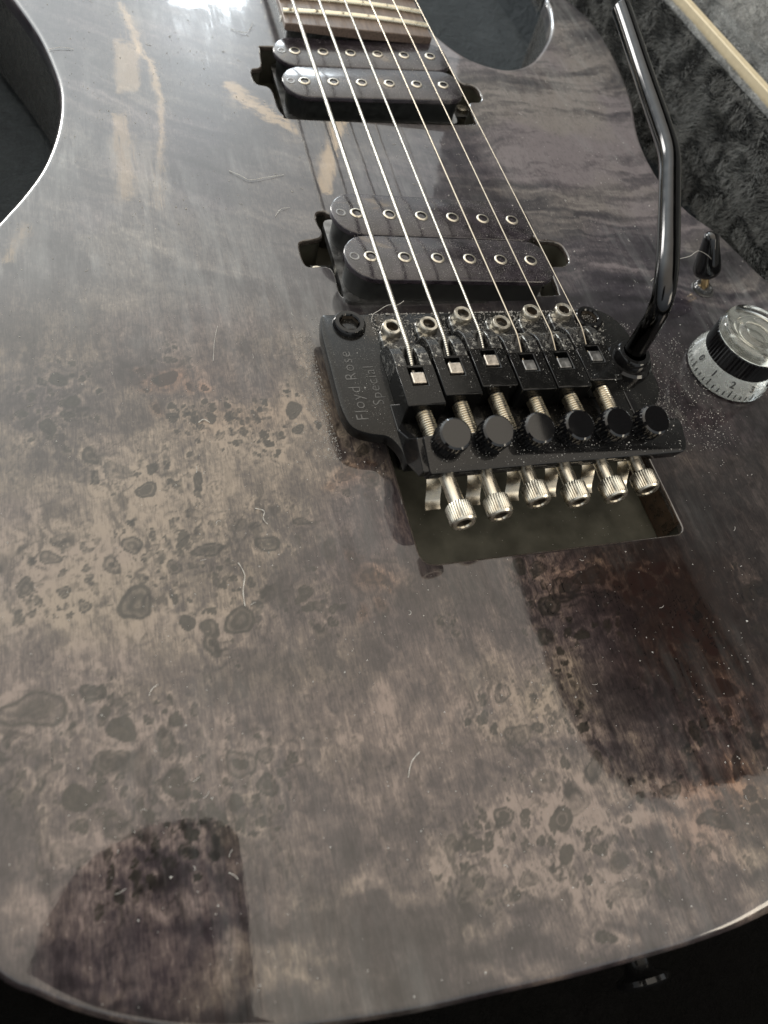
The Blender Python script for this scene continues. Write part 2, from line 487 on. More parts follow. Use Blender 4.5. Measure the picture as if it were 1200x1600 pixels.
EYES='''-110.9,-8.6,2.15,-0.13,0.08,2.00,0.8,0;-117.0,-13.3,1.25,-0.08,0.03,1.45,0.7,0;-108.5,-15.3,2.27,-0.16,0.09,1.94,0.9,0;-109.2,-19.1,1.54,-0.11,0.05,1.14,0.6,0;-113.5,-22.1,2.06,-0.16,0.07,2.04,0.7,0;-114.4,-5.6,1.07,-0.06,0.03,1.01,0.4,0;-85.6,-9.8,2.94,-0.17,0.23,2.28,0.9,1;-84.0,-3.5,1.58,-0.08,0.14,1.28,0.6,0;-90.9,-8.4,0.92,-0.05,0.09,1.03,0.5,0;-85.4,-18.4,1.06,-0.08,0.10,0.99,0.7,0;-85.4,-21.9,1.35,-0.10,0.17,1.56,0.7,0;-80.3,-22.5,1.07,-0.08,0.24,1.96,0.9,0;-76.1,-22.9,1.23,-0.09,0.18,1.38,0.8,0;-71.7,-22.4,1.25,-0.09,0.23,1.59,0.8,0;-82.6,-18.4,0.61,-0.04,0.09,0.79,0.6,0;-63.9,-21.0,0.72,-0.05,0.15,0.91,0.8,0;-55.6,-21.6,2.31,-0.17,0.50,2.67,0.8,0;-55.3,-27.7,1.30,-0.10,0.30,1.59,0.9,0;-69.1,-27.5,0.93,-0.08,0.24,1.55,0.6,0;-67.1,-24.6,0.79,-0.06,0.25,1.58,0.5,0;-64.5,-28.4,0.95,-0.08,0.19,1.17,0.8,0;-63.8,-31.4,0.78,-0.07,0.19,1.15,0.8,0;-71.9,-27.3,0.93,-0.08,0.20,1.35,0.5,0;-65.2,-22.9,0.80,-0.06,0.23,1.40,0.5,0;-62.6,-31.8,0.63,-0.05,0.13,0.77,0.7,0;-70.8,-30.8,0.77,-0.07,0.20,1.33,0.5,0;-104.9,-31.5,1.65,-0.15,0.13,2.33,0.6,0;-91.6,-36.3,1.70,-0.17,0.13,1.43,0.6,0;-93.2,-41.9,2.23,-0.24,0.19,2.08,0.8,0;-97.3,-36.2,0.70,-0.07,0.10,1.33,0.4,0;-81.6,-40.9,1.16,-0.12,0.28,2.31,0.6,0;-85.7,-41.8,0.57,-0.06,0.24,2.11,0.5,0;-97.5,-55.9,1.98,-0.25,0.21,2.54,0.6,0;-114.3,-56.9,2.18,-0.29,0.06,1.84,0.4,0;-111.3,-53.0,2.55,-0.32,0.08,2.05,0.3,0;-119.1,-63.3,1.56,-0.22,0.05,2.49,0.7,0;-111.8,-65.1,1.23,-0.18,0.07,1.61,0.5,0;-102.1,-60.1,1.93,-0.26,0.16,2.31,0.5,0;-96.2,-64.2,1.30,-0.18,0.12,1.36,0.6,0;-97.7,-70.1,3.31,-0.49,0.32,3.82,0.5,0;-108.0,-68.9,1.23,-0.18,0.09,1.73,0.6,0;-105.6,-65.2,0.88,-0.13,0.09,1.48,0.4,0;-86.9,-55.7,1.37,-0.17,0.27,2.43,0.6,0;-81.4,-59.1,3.32,-0.43,0.27,2.09,0.6,0;-89.4,-62.5,1.67,-0.23,0.21,1.94,0.6,2;-79.9,-63.8,0.96,-0.13,0.09,0.62,0.8,0;-77.2,-66.8,0.96,-0.13,0.14,0.93,0.8,0;-68.5,-59.2,2.45,-0.31,0.39,2.30,0.6,0;-73.7,-68.3,0.97,-0.14,0.24,1.54,0.5,0;-73.1,-74.1,1.50,-0.22,0.24,1.49,0.5,0;-77.0,-76.9,2.94,-0.45,0.42,2.78,0.7,0;-88.2,-75.6,1.55,-0.24,0.22,1.87,0.8,0;-83.8,-77.7,2.34,-0.37,0.22,1.72,0.6,0;-62.1,-72.3,1.85,-0.27,0.33,1.70,0.7,0;-62.2,-76.2,1.40,-0.21,0.24,1.20,0.5,0;-57.6,-80.3,1.13,-0.17,0.29,1.33,0.6,0;-54.6,-62.7,2.09,-0.27,0.67,3.15,0.4,0;-45.3,-42.3,2.43,-0.24,0.47,2.06,0.4,1;-40.1,-44.7,2.12,-0.22,0.68,2.80,0.4,0;-45.6,-70.6,3.01,-0.42,0.59,2.41,0.4,1;-60.0,-76.1,1.56,-0.23,0.25,1.21,0.4,0;-118.0,-69.2,0.83,-0.13,0.02,0.70,0.5,0;-116.1,-67.3,0.72,-0.11,0.02,0.71,0.5,0;-107.6,-55.0,0.77,-0.10,0.07,1.25,0.4,0;-104.6,-53.9,0.78,-0.10,0.07,1.11,0.4,0;-74.2,-53.5,2.16,-0.26,0.28,1.85,0.4,0;-70.4,-54.8,1.45,-0.18,0.27,1.68,0.3,0;-90.1,-56.5,0.81,-0.10,0.15,1.44,0.5,0;-83.3,-54.9,1.39,-0.17,0.24,1.97,0.4,0;-92.0,-58.6,0.93,-0.12,0.09,0.94,0.3,0;-99.7,-36.0,2.77,-0.27,0.19,2.65,0.3,0;-88.2,-34.4,1.01,-0.10,0.19,1.82,0.4,0;-40.5,-35.9,2.00,-0.18,0.41,1.75,0.4,0;-48.0,-43.0,0.80,-0.08,0.41,1.86,0.5,0;-59.8,-54.4,1.95,-0.23,0.20,1.03,0.5,0;-64.4,-50.3,0.75,-0.09,0.15,0.87,0.3,0;-117.6,-88.5,5.91,-1.08,0.10,3.78,0.5,0;-107.9,-87.4,1.98,-0.35,0.12,2.06,0.7,0;-102.8,-95.5,2.66,-0.50,0.18,2.35,0.7,0;-105.5,-101.1,3.49,-0.69,0.14,2.02,0.6,0;-112.2,-94.5,1.23,-0.23,0.04,0.97,0.5,0;-111.4,-107.0,2.48,-0.52,0.12,2.48,0.6,0;-108.0,-106.5,0.98,-0.20,0.08,1.36,0.6,0;-117.4,-103.2,0.96,-0.20,0.04,1.36,0.5,0;-121.7,-104.3,1.36,-0.28,0.02,1.57,0.4,0;-94.0,-107.7,2.30,-0.47,0.28,2.57,0.6,0;-94.9,-99.6,2.23,-0.43,0.24,2.33,0.6,0;-92.6,-95.5,1.32,-0.24,0.16,1.51,0.7,0;-81.9,-106.2,2.77,-0.55,0.45,3.02,0.55,2;-77.3,-111.4,2.17,-0.44,0.34,2.00,0.8,2;-83.5,-113.1,1.40,-0.29,0.22,1.49,0.8,0;-79.3,-117.7,0.94,-0.20,0.18,1.12,0.8,0;-104.4,-113.5,2.71,-0.59,0.20,2.74,0.4,0;-99.3,-112.3,1.00,-0.21,0.09,1.00,0.6,0;-88.9,-114.0,2.06,-0.44,0.22,1.69,0.6,0;-76.7,-105.7,1.60,-0.31,0.27,1.59,0.5,0;-93.3,-119.7,1.88,-0.42,0.16,1.39,0.95,2;-92.2,-117.2,1.68,-0.37,0.13,1.09,0.8,0;-106.6,-121.3,0.73,-0.17,0.14,2.06,0.6,0;-99.9,-123.3,0.74,-0.17,0.12,1.23,0.9,0;-83.9,-80.9,2.19,-0.36,0.31,2.39,0.6,0;-123.7,-97.0,0.74,-0.15,0.01,1.40,0.6,0;-111.1,-111.5,1.49,-0.32,0.07,1.31,0.4,0;-106.6,-110.2,1.63,-0.35,0.06,0.89,0.5,0;-92.1,-101.7,1.06,-0.21,0.15,1.33,0.4,0;-106.1,-92.5,1.04,-0.19,0.10,1.63,0.4,0;-117.2,-85.7,1.70,-0.30,0.03,1.27,0.3,0;-113.4,-115.8,3.12,-0.70,0.08,1.90,0.3,0;-102.6,-125.0,0.84,-0.20,0.08,1.01,0.4,0;-98.7,-117.5,0.87,-0.19,0.12,1.29,0.6,0;-88.3,-112.1,0.92,-0.19,0.18,1.37,0.5,0;-103.0,-90.2,1.76,-0.32,0.07,0.89,0.4,0;0.8,-80.1,4.41,-0.63,1.31,3.30,0.6,2;8.8,-78.2,4.01,-0.56,1.21,2.87,0.9,0;21.7,-81.7,3.22,-0.46,1.34,2.88,0.9,0;-9.3,-73.0,2.17,-0.29,0.72,2.02,0.7,0;-4.0,-74.2,2.20,-0.30,0.63,1.69,0.6,0;22.4,-77.1,1.27,-0.17,0.48,1.04,0.6,0;-5.3,-84.3,2.96,-0.44,0.92,2.39,0.7,0;8.2,-91.1,1.51,-0.24,0.55,1.25,0.9,2;0.7,-92.6,1.96,-0.31,0.51,1.22,1,0;28.5,-78.6,2.39,-0.33,0.84,1.73,0.9,0;16.2,-84.9,1.05,-0.15,0.74,1.64,0.8,0;-8.9,-91.5,2.39,-0.38,0.75,1.97,0.5,0;21.4,-99.6,1.20,-0.20,0.45,0.91,0.8,0;26.3,-104.9,1.54,-0.26,0.58,1.11,0.9,2;33.2,-100.3,2.30,-0.37,1.24,2.32,0.6,1;39.0,-105.0,1.42,-0.24,0.85,1.52,0.9,0;19.4,-107.7,0.83,-0.15,0.50,1.01,0.9,0;31.4,-111.0,2.74,-0.48,1.19,2.17,0.7,0;25.5,-109.1,2.20,-0.38,1.14,2.17,0.6,0;29.4,-95.1,4.89,-0.77,1.84,3.58,0.5,1;22.1,-118.1,0.98,-0.18,0.57,1.09,1,0;26.3,-117.8,1.16,-0.22,0.45,0.82,0.8,0;18.8,-119.3,1.77,-0.34,0.56,1.07,0.7,0;-7.5,-113.0,1.51,-0.28,0.50,1.20,0.7,0;-6.5,-98.3,0.95,-0.16,0.35,0.87,0.8,0;12.6,-105.0,1.31,-0.23,0.82,1.74,0.5,0;-23.8,-102.3,2.22,-0.39,0.67,1.94,0.5,3;-29.9,-106.9,1.14,-0.21,0.48,1.46,0.9,0;-17.3,-106.4,1.34,-0.24,0.35,0.95,0.4,0;-18.2,-110.9,1.62,-0.30,0.45,1.19,0.5,0;-11.8,-101.5,1.38,-0.24,0.60,1.56,0.4,0;-22.9,-112.1,3.18,-0.61,1.08,3.01,0.4,0;-14.9,-119.5,1.16,-0.23,0.45,1.13,0.5,0;-11.1,-109.0,1.06,-0.19,0.43,1.08,0.4,0;-8.1,-121.2,1.92,-0.38,1.08,2.54,0.5,0;-31.8,-126.7,2.15,-0.46,0.69,1.98,0.85,2;-19.6,-129.9,2.36,-0.50,0.93,2.34,0.8,0;-21.1,-136.1,1.89,-0.42,0.53,1.34,0.8,0;-39.1,-130.6,1.29,-0.28,0.40,1.23,0.7,0;-36.8,-131.1,0.91,-0.20,0.41,1.23,0.7,0;-44.4,-130.0,1.53,-0.34,0.74,2.45,0.5,0;-35.7,-127.7,0.66,-0.14,0.19,0.57,0.7,0;-13.7,-137.1,1.52,-0.34,0.58,1.35,0.6,0;26.1,-134.3,1.42,-0.29,0.93,1.61,0.9,0;26.1,-128.0,1.29,-0.26,1.60,2.85,0.8,0;25.5,-137.5,1.25,-0.26,0.63,1.09,0.8,0;18.3,-135.0,2.00,-0.42,0.53,0.97,0.5,0;14.5,-137.2,4.56,-0.97,0.83,1.54,0.5,0;34.4,-123.0,1.50,-0.29,1.58,2.71,0.5,0;-30.2,-84.6,0.61,-0.09,0.28,0.91,0.6,0;-27.6,-128.2,0.95,-0.20,0.63,1.74,0.5,0;-20.8,-121.9,2.83,-0.57,0.70,1.84,0.4,0;-15.2,-127.0,3.55,-0.74,1.23,3.02,0.35,0;7.5,-129.7,2.27,-0.47,0.92,1.85,0.4,0;15.1,-81.7,1.75,-0.25,0.59,1.33,0.7,0;22.9,-87.2,1.24,-0.18,0.55,1.14,0.6,0;52.7,-88.9,3.85,-0.56,1.48,2.56,0.4,0;39.9,-82.5,0.75,-0.10,0.54,1.03,0.8,0;48.9,-99.0,2.23,-0.35,0.93,1.60,0.6,0;-0.5,-129.4,1.18,-0.24,0.57,1.21,0.5,0;-5.4,-133.0,1.29,-0.28,0.37,0.82,0.5,0;33.9,-119.9,1.51,-0.28,0.63,1.10,0.5,0;30.0,-116.2,1.18,-0.22,0.54,0.98,0.6,0;-21.3,-136.2,1.69,-0.38,0.59,1.49,0.85,0;-13.7,-137.1,1.04,-0.23,0.40,0.94,0.7,0;-39.2,-130.4,1.08,-0.24,0.36,1.12,0.6,0;-36.9,-131.2,0.87,-0.19,0.34,1.02,0.6,0;-30.8,-138.9,2.16,-0.50,0.66,1.79,0.5,0;-40.5,-136.9,0.95,-0.22,0.43,1.33,0.5,0;-18.9,-151.8,2.16,-0.53,0.47,1.09,0.7,0;-21.0,-139.7,0.89,-0.20,0.40,1.00,0.5,0;-25.0,-138.3,0.66,-0.15,0.39,1.00,0.5,0;-23.4,-138.9,0.66,-0.15,0.36,0.91,0.5,0;-46.3,-135.8,0.52,-0.12,0.27,0.88,0.6,0;-10.6,-140.0,2.31,-0.52,0.83,1.85,0.4,0;-9.8,-145.2,4.00,-0.92,0.82,1.79,0.3,0;-43.0,-136.1,1.57,-0.36,0.85,2.68,0.3,0;-4.0,-143.8,1.16,-0.26,0.44,0.91,0.4,0;-6.4,-142.0,0.81,-0.18,0.39,0.83,0.5,0;9.3,-142.4,1.83,-0.41,0.60,1.13,0.4,0'''
ARM_CTRL = [(42.2, -17.9, 8), (42.0, -17.8, 13), (41.4, -18.0, 18.0), (39.9, -18.6, 27.0), (39.7, -17.0, 32.5), (40.6, -13.0, 36.0), (43.5, -5.5, 38.3), (47.9, 5.0, 40.0), (52.8, 16.4, 41.5), (56.3, 24.6, 42.5), (58.1, 30.6, 43.2), (59.5, 38.9, 44.0), (61.9, 57.8, 46.0), (64.8, 75.8, 47.5), (67.2, 90.3, 48.6), (67.8, 94.7, 48.9)]
KNOB = (84.3, -16.0)

TOGGLE = (93.9, 19.3)
TOG_DIR = (-.40, .26, 1)

# ------------------------------------------------------------------ setting
bm = bmesh.new(); box(bm, -1500, 1500, -1500, 1500, -80, -70)
ground = add_obj('ground', bm, M['ground'], kind='structure')

# ------------------------------------------------------------------ the guitar
ZB = 44.0
G = empty('electric_guitar', (0, 0, -ZB), 'electric guitar with dark purple burl top and black tremolo bridge lying in a plush case', 'electric guitar')
def W(x, y, z): return (x, y, z + ZB)          # world millimetres -> location below the guitar's Empty
O = W(0, 0, 0)

outline = spline([(-118.6, 158.4), (-111.5, 138.4), (-107.3, 119.2), (-106, 105.8), (-107.4, 89.5), (-111.5, 72.7), (-117, 59.8), (-123.6, 47.8),
    (-138, 22), (-151, -10), (-156, -45), (-151, -85), (-140, -114), (-125, -131.3), (-118.8, -135.8), (-112.9, -139.6), (-105.3, -143.4), (-95.6, -147.2),
    (-85.4, -149.8), (-74.9, -151.8), (-59.2, -153.9), (-42.2, -155.2), (-26.8, -156.3), (-13, -156.9), (1.8, -157.2), (18, -156.6), (50, -153), (88, -143),
    (122, -123), (146, -90), (155, -50), (149, -12), (137, 9), (125, 23.2), (117.4, 45.8), (108.9, 60), (104.9, 77.4), (107, 100.8), (116.4, 131.2), (121.3, 159.6),
    (122.1, 184.7), (118.3, 200.2), (113.4, 207.5), (108, 208.5), (103.8, 203), (102.3, 194.2), (96.8, 177.8), (86.9, 161.9), (76.3, 149.8), (65.3, 143.8),
    (56.7, 144), (47, 149.2), (39.7, 160), (33, 176), (28, 187), (-28, 187), (-45, 182), (-68, 184), (-90, 200), (-108, 228), (-124, 245), (-136, 240), (-140, 222), (-133, 194), (-125, 174)], 6, True)
def _ins_d(x, y):
    t = min(1, max(0, (x + 4) / 40.)); t = t * t * (3 - 2 * t)
    return 1.6 + (3.9 * t if y < -60 else 0)
def _inset(P, d):
    n = len(P); out = []
    for i in range(n):
        a = Vector(P[i - 1]); c = Vector(P[(i + 1) % n]); t = (c - a).normalized(); q = _ins_d(*P[i]) if d is None else (d if not callable(d) else d(i)); out.append((P[i][0] - t.y * q, P[i][1] + t.x * q))
    return out
EXTRA = [_ins_d(*p) - 1.6 for p in outline]
outline = _inset(outline, None)
trem_rout = round_poly([(-33.7, -22), (-33.8, -70), (41.8, -70.4), (41.6, -22)], [1, 4.5, 3.4, 1], 5)
bridge_rout = spline([(-33, 17.2), (-28, 16.6), (0, 16.8), (34, 17), (38.2, 19), (39.4, 29), (44, 30), (47.3, 32), (48.4, 36), (47.6, 41), (44, 42.9), (39.4, 43.6), (38.4, 50), (35, 53.4),
    (0, 53.6), (-27, 53.6), (-31, 55), (-34.3, 54), (-35.2, 50), (-34.9, 43.4), (-41, 41.4), (-42.8, 39), (-42.8, 32.4), (-41.2, 29.8), (-34.9, 29.2), (-34.6, 20)], 4, True)
neck_rout = spline([(-32.5, 101), (0, 102), (34, 104), (37.5, 107), (38.4, 117), (43, 118.6), (45.2, 122), (45.2, 127.6), (43, 130.5), (38.8, 131.6), (37.4, 142), (34, 145), (0, 145), (-34, 144.5),
    (-37.6, 141), (-39, 131), (-42.3, 129), (-43.3, 125), (-42.3, 120), (-37.8, 117.8), (-37.2, 108), (-35.8, 103)], 4, True)
holes = [trem_rout, bridge_rout, neck_rout]

def inside(px, py, poly):
    p = np.asarray(poly); r = np.zeros(px.shape, bool); n = len(p)
    bx0, by0 = p.min(0) ; bx1, by1 = p.max(0)
    sel = np.nonzero((px >= bx0) & (px <= bx1) & (py >= by0) & (py <= by1))[0]
    x, y = px[sel], py[sel]; rr = np.zeros(sel.shape, bool)
    for i in range(n):
        x1, y1 = p[i]; x2, y2 = p[(i + 1) % n]
        if y1 == y2: continue
        c = (y1 > y) != (y2 > y)
        rr ^= c & (x < (x2 - x1) * (y - y1) / (y2 - y1) + x1)
    r[sel] = rr
    return r

# noise on the plane, for the veneer maps
def vnoise(x, y, seed):
    xi = np.floor(x).astype(np.int64); yi = np.floor(y).astype(np.int64); fx = x - xi; fy = y - yi
    fx = fx * fx * fx * (fx * (fx * 6 - 15) + 10); fy = fy * fy * fy * (fy * (fy * 6 - 15) + 10)
    def h(a, b):
        v = (a * 374761393 + b * 668265263 + seed * 974634777) & 0xffffffff
        v = ((v ^ (v >> 13)) * 1274126177) & 0xffffffff
        return ((v ^ (v >> 16)) & 0xffff) / 65535.0
    a, b, c, d = h(xi, yi), h(xi + 1, yi), h(xi, yi + 1), h(xi + 1, yi + 1)
    return (a + (b - a) * fx) * (1 - fy) + (c + (d - c) * fx) * fy
def fbm(x, y, seed, octs=4, gain=.5):
    s = 0; a = 1; t = 0
    for o in range(octs):
        s = s + a * vnoise(x * 2 ** o + 17.3 * o, y * 2 ** o - 9.1 * o, seed + o * 31); t += a; a *= gain
    return s / t
def sstep(a, b, v):
    t = np.clip((v - a) / (b - a), 0, 1); return t * t * (3 - 2 * t)

def figure_maps(x, y):
    n = len(x)
    wx = (fbm(x / 9, y / 9, 1) - .5) * 3.4 + (fbm(x / 2.2, y / 2.2, 2, 3) - .5) * 1.1
    wy = (fbm(x / 9, y / 9, 3) - .5) * 3.4 + (fbm(x / 2.2, y / 2.2, 4, 3) - .5) * 1.1
    eye = np.zeros(n); halo = np.zeros(n); warm = np.zeros(n); swirl = np.zeros(n); near = np.zeros(n)
    D = np.full(n, 9.0)
    E = [tuple(map(float, s.split(','))) for s in EYES.split(';')]
    r2 = random.Random(3); extra = []
    for e in E:                                   # small pin knots scattered about the large ones
        for _ in range(6):
            a = r2.uniform(0, 6.28); d = r2.uniform(1.25, 3.2) * max(abs(e[2]), abs(e[5])) + .8
            q = r2.uniform(.25, .95)
            extra.append((e[0] + d * math.cos(a), e[1] + d * math.sin(a), q, 0, 0, q * r2.uniform(.7, 1.6), r2.uniform(.6, 1.1) * e[6], e[7] if e[7] == 1 else 0))
    for i, e in enumerate(E + extra):
        ex, ey, ux, uy, vx, vy, dk, ty = e
        R = 4.5 * max(math.hypot(ux, uy), math.hypot(vx, vy)) + 2
        s = np.nonzero((np.abs(x - ex) < R) & (np.abs(y - ey) < R))[0]
        if not len(s): continue
        k = min(.8, .16 * math.hypot(ux, vy) + .15)
        w0 = (fbm(np.array([ex / 9]), np.array([ey / 9]), 1)[0] - .5) * 3.4, (fbm(np.array([ex / 9]), np.array([ey / 9]), 3)[0] - .5) * 3.4
        dx = x[s] - ex + (wx[s] - w0[0]) * k; dy = y[s] - ey + (wy[s] - w0[1]) * k
        det = ux * vy - uy * vx
        a = (dx * vy - dy * vx) / det; b = (dy * ux - dx * uy) / det
        ang = i * 1.7; d = np.sqrt(a * a + b * b); th = np.arctan2(b, a)
        d = d * (1 + .14 * np.sin(2 * th + ang) + .10 * np.sin(3 * th + 2 * ang))
        sc_ = math.hypot(ux, vy)
        if sc_ > .55:
            dm = np.sqrt((dx / (ux * 1.0 + .45 * (1 if ux > 0 else -1))) ** 2 + (dy / (vy * 1.45 + .7)) ** 2); D[s] = np.minimum(D[s], dm * (1 + (1 - dk) * .3))
        core = 1 - sstep(.86, 1.06, d)
        body = (.60 if i % 3 else .80) + .40 * sstep(.70, .93, d) + .07 * np.sin(d * 11 + ang) * (d < .9) + (.3 * (1 - sstep(.18, .34, d)) if i % 3 == 1 else 0) + .10 * np.sin(d * 11 + ang) * (d < 1)
        if ty == 2:                                # a ringed knot: dark pupil, paler ring, dark rim
            body = 1.0 * (1 - sstep(.30, .45, d)) + .35 + .55 * np.exp(-((d - .88) / .12) ** 2)
        if ty == 3:
            body = .15 + .85 * np.exp(-((d - .88) / .14) ** 2)
        eye[s] = np.maximum(eye[s], core * min(1, dk * 1.15 + .08) * body)
        hn = .15 + .85 * sstep(.40, .62, fbm(x[s] / 1.6 + i, y[s] / 1.6, 61, 2)); halo[s] = np.maximum(halo[s], dk * hn * np.exp(-((d - 1.30) / .24) ** 2))
        if ty == 1: warm[s] = np.maximum(warm[s], .8 * np.exp(-(d / 1.7) ** 2))
        sz = math.hypot(ux, vy)
        if sz > .9:
            swirl[s] += dk * 2.2 * sz * np.exp(-(d / 1.6) ** 2)
            near[s] = np.maximum(near[s], np.exp(-(d / 2.6) ** 2))
    lower = 1 - sstep(-12, 22, y + .1 * x)         # burl below, flame figure above
    # flame bands that run across the strings
    famp = .62 + .55 * sstep(20, 60, x)
    fl = fbm((x + 2.5 * wx) / 34, (y + 1.6 * wy + .16 * x + 26 * fbm(x / 60, y / 60, 8, 2) - 2.2e-3 * x * x) / 3.8, 9, 4, .55)
    fl2 = fbm((x + wx) / 16, (y + wy + .16 * x + 26 * fbm(x / 60, y / 60, 8, 2) - 2.2e-3 * x * x) / 1.3, 12, 3, .6)
    tone = .50 + (fbm((x + wx) / 30, (y + wy) / 20, 15, 4) - .5) * .60
    tone += lower * ((fbm((x + 2 * wx) / 5, (y + 2 * wy) / 7, 18, 4, .6) - .5) * .52)
    tone += (1 - lower) * (((fl - .5) * .85 + (fl2 - .5) * .25) * famp - .06)
    # vertical chatoyant streaks in the burl
    st = fbm((x + 2 * wx) / 1.1, (y + 2 * wy) / 9, 21, 3, .6)
    tone += lower * (st - .5) * .40
    tone += halo * .22 - lower * .02
    cont = np.cos(D * 6.2 + 3.2 * (fbm(x / 3.5, y / 5, 83, 3) - .5) * 2) * np.exp(-np.clip(D - 1, 0, 9) / 1.0) * (D > 1.02)
    tone += lower * cont * .09 + lower * .09 * np.clip(near, 0, 1)
    web = sstep(.86, .99, 1 - np.abs(fbm((x + 1.5 * wx) / 3.6, (y + 1.5 * wy) / 4.6, 71, 3) - .5) * 2) * sstep(.2, .8, near)
    tone += web * .16 * lower
    tail = 1 - sstep(-122, -104, y)
    tone += tail * (fbm((x + 3 * wx) / 20, (y + 2 * wy + .25 * x) / 4.0, 95, 3) - .5) * .75
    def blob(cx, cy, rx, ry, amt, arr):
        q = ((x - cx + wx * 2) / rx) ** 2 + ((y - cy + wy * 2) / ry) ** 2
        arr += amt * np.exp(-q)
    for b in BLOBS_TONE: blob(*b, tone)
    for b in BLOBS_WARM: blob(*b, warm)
    purple = sstep(.42, .68, fbm((x + wx) / 38, (y + wy) / 30, 27, 4)) * .7 + (1 - lower) * .35
    for b in BLOBS_PURPLE: blob(*b, purple)
    # wiggly dark growth lines that part around the knots
    ph = x + 2.2 * wx + swirl + 2.5 * fbm(x / 14, y / 14, 33)
    g = fbm(ph / 2.5, (y + wy) / 15, 36, 2, .5)
    ridge = 1 - np.abs(g - .5) * 2
    lmask = sstep(.38, .52, fbm((x + wx) / 10, (y + wy) / 12, 39, 3))
    line = sstep(.86, .97, ridge) * lmask * lower * (.30 + .70 * near)
    f2 = sstep(.93, .99, 1 - np.abs(fbm((x + wx) / 3.0, (y + wy) / 5.0, 41, 3) - .5) * 2) * sstep(.5, .7, fbm(x / 16, y / 16, 43, 2)) * lower
    line = np.maximum(line, f2 * .6)
    crk = sstep(.90, .99, np.cos(D * 6.2 + 3.14 + 3.2 * (fbm(x / 3.5, y / 5, 83, 3) - .5) * 2)) * np.exp(-np.clip(D - 1, 0, 9) / .9) * (D > 1.1) * sstep(.46, .60, fbm(x / 4, y / 8, 87, 2)) * lower
    line = np.maximum(line, crk * .85)
    z = np.ones(n)
    return (np.stack([np.clip(eye, 0, 1), np.clip(tone, 0, 1), np.clip(warm, 0, 1), z], 1),
            np.stack([np.clip(line, 0, 1), np.clip(purple, 0, 1), np.clip(1 - lower, 0, 1), z], 1))
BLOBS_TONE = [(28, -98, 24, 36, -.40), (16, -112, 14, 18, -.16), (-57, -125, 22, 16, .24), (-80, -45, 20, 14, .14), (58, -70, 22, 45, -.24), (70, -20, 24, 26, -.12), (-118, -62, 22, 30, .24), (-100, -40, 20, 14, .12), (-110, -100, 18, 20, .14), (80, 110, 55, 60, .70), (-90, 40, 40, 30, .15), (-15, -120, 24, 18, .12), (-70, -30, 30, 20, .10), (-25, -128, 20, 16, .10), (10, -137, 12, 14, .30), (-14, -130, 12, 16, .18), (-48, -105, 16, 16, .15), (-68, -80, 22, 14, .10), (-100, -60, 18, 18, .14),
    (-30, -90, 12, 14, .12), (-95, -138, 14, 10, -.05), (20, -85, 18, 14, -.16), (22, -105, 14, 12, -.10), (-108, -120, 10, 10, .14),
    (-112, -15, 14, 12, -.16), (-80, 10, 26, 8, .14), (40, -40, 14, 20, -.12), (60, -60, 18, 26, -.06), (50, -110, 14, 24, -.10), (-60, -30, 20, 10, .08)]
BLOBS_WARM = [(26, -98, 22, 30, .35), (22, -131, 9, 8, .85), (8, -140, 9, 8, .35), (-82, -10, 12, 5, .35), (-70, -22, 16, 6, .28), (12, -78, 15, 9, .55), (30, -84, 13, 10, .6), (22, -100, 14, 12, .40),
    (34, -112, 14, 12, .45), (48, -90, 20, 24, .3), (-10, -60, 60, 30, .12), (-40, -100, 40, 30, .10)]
BLOBS_PURPLE = [(-114, -14, 12, 12, .6), (-45, -55, 10, 18, .4), (20, -90, 12, 12, .4), (-98, -130, 18, 14, .7), (55, -30, 18, 14, .3), (-90, 60, 40, 60, -.3)]

# top face: a fine sheet with exact edges
STEP = 0.42
ol = np.array(outline); x0, y0 = ol.min(0) - 2; nx = int((ol[:, 0].max() + 2 - x0) / STEP) + 1; ny = int((ol[:, 1].max() + 2 - y0) / STEP) + 1
gx, gy = np.meshgrid(x0 + np.arange(nx) * STEP, y0 + np.arange(ny) * STEP); gxf, gyf = gx.ravel(), gy.ravel()
ins = inside(gxf, gyf, outline)
for h in holes: ins &= ~inside(gxf, gyf, h)
I = ins.reshape(ny, nx)
# erode by one sample so the stair edge keeps clear of the contour
E_ = I.copy()
E_[1:] &= I[:-1]; E_[:-1] &= I[1:]; E_[:, 1:] &= I[:, :-1]; E_[:, :-1] &= I[:, 1:]
cell = E_[:-1, :-1] & E_[1:, :-1] & E_[:-1, 1:] & E_[1:, 1:]
idx = np.arange(ny * nx).reshape(ny, nx)
cy, cx = np.nonzero(cell)
quads = np.stack([idx[cy, cx], idx[cy, cx + 1], idx[cy + 1, cx + 1], idx[cy + 1, cx]], 1)
used, inv = np.unique(quads, return_inverse=True); quads = inv.reshape(-1, 4)
vx_, vy_ = gxf[used], gyf[used]
ed = np.concatenate([quads[:, [0, 1]], quads[:, [1, 2]], quads[:, [2, 3]], quads[:, [3, 0]]])
key = np.sort(ed, 1); _, first, cnt = np.unique(key[:, 0].astype(np.int64) * 10 ** 7 + key[:, 1], return_index=True, return_counts=True)
bed = key[first[cnt == 1]]
bv, binv = np.unique(bed, return_inverse=True); bed = binv.reshape(-1, 2)
cverts = [Vector((float(vx_[i]), float(vy_[i]))) for i in bv]
cedges = [tuple(map(int, e)) for e in bed]
loops_idx = []
for L_ in [outline] + holes:
    s = len(cverts); cverts += [Vector(p[:2]) for p in L_]
    cedges += [(s + i, s + (i + 1) % len(L_)) for i in range(len(L_))]
    loops_idx.append(range(s, s + len(L_)))
rv, re_, rf, ov, oe, of_ = geometry.delaunay_2d_cdt(cverts, cedges, [], 0, 1e-6)
rv_ = np.array([tuple(v) for v in rv]); tri = np.array([f for f in rf if len(f) == 3])
cen = rv_[tri].mean(1)
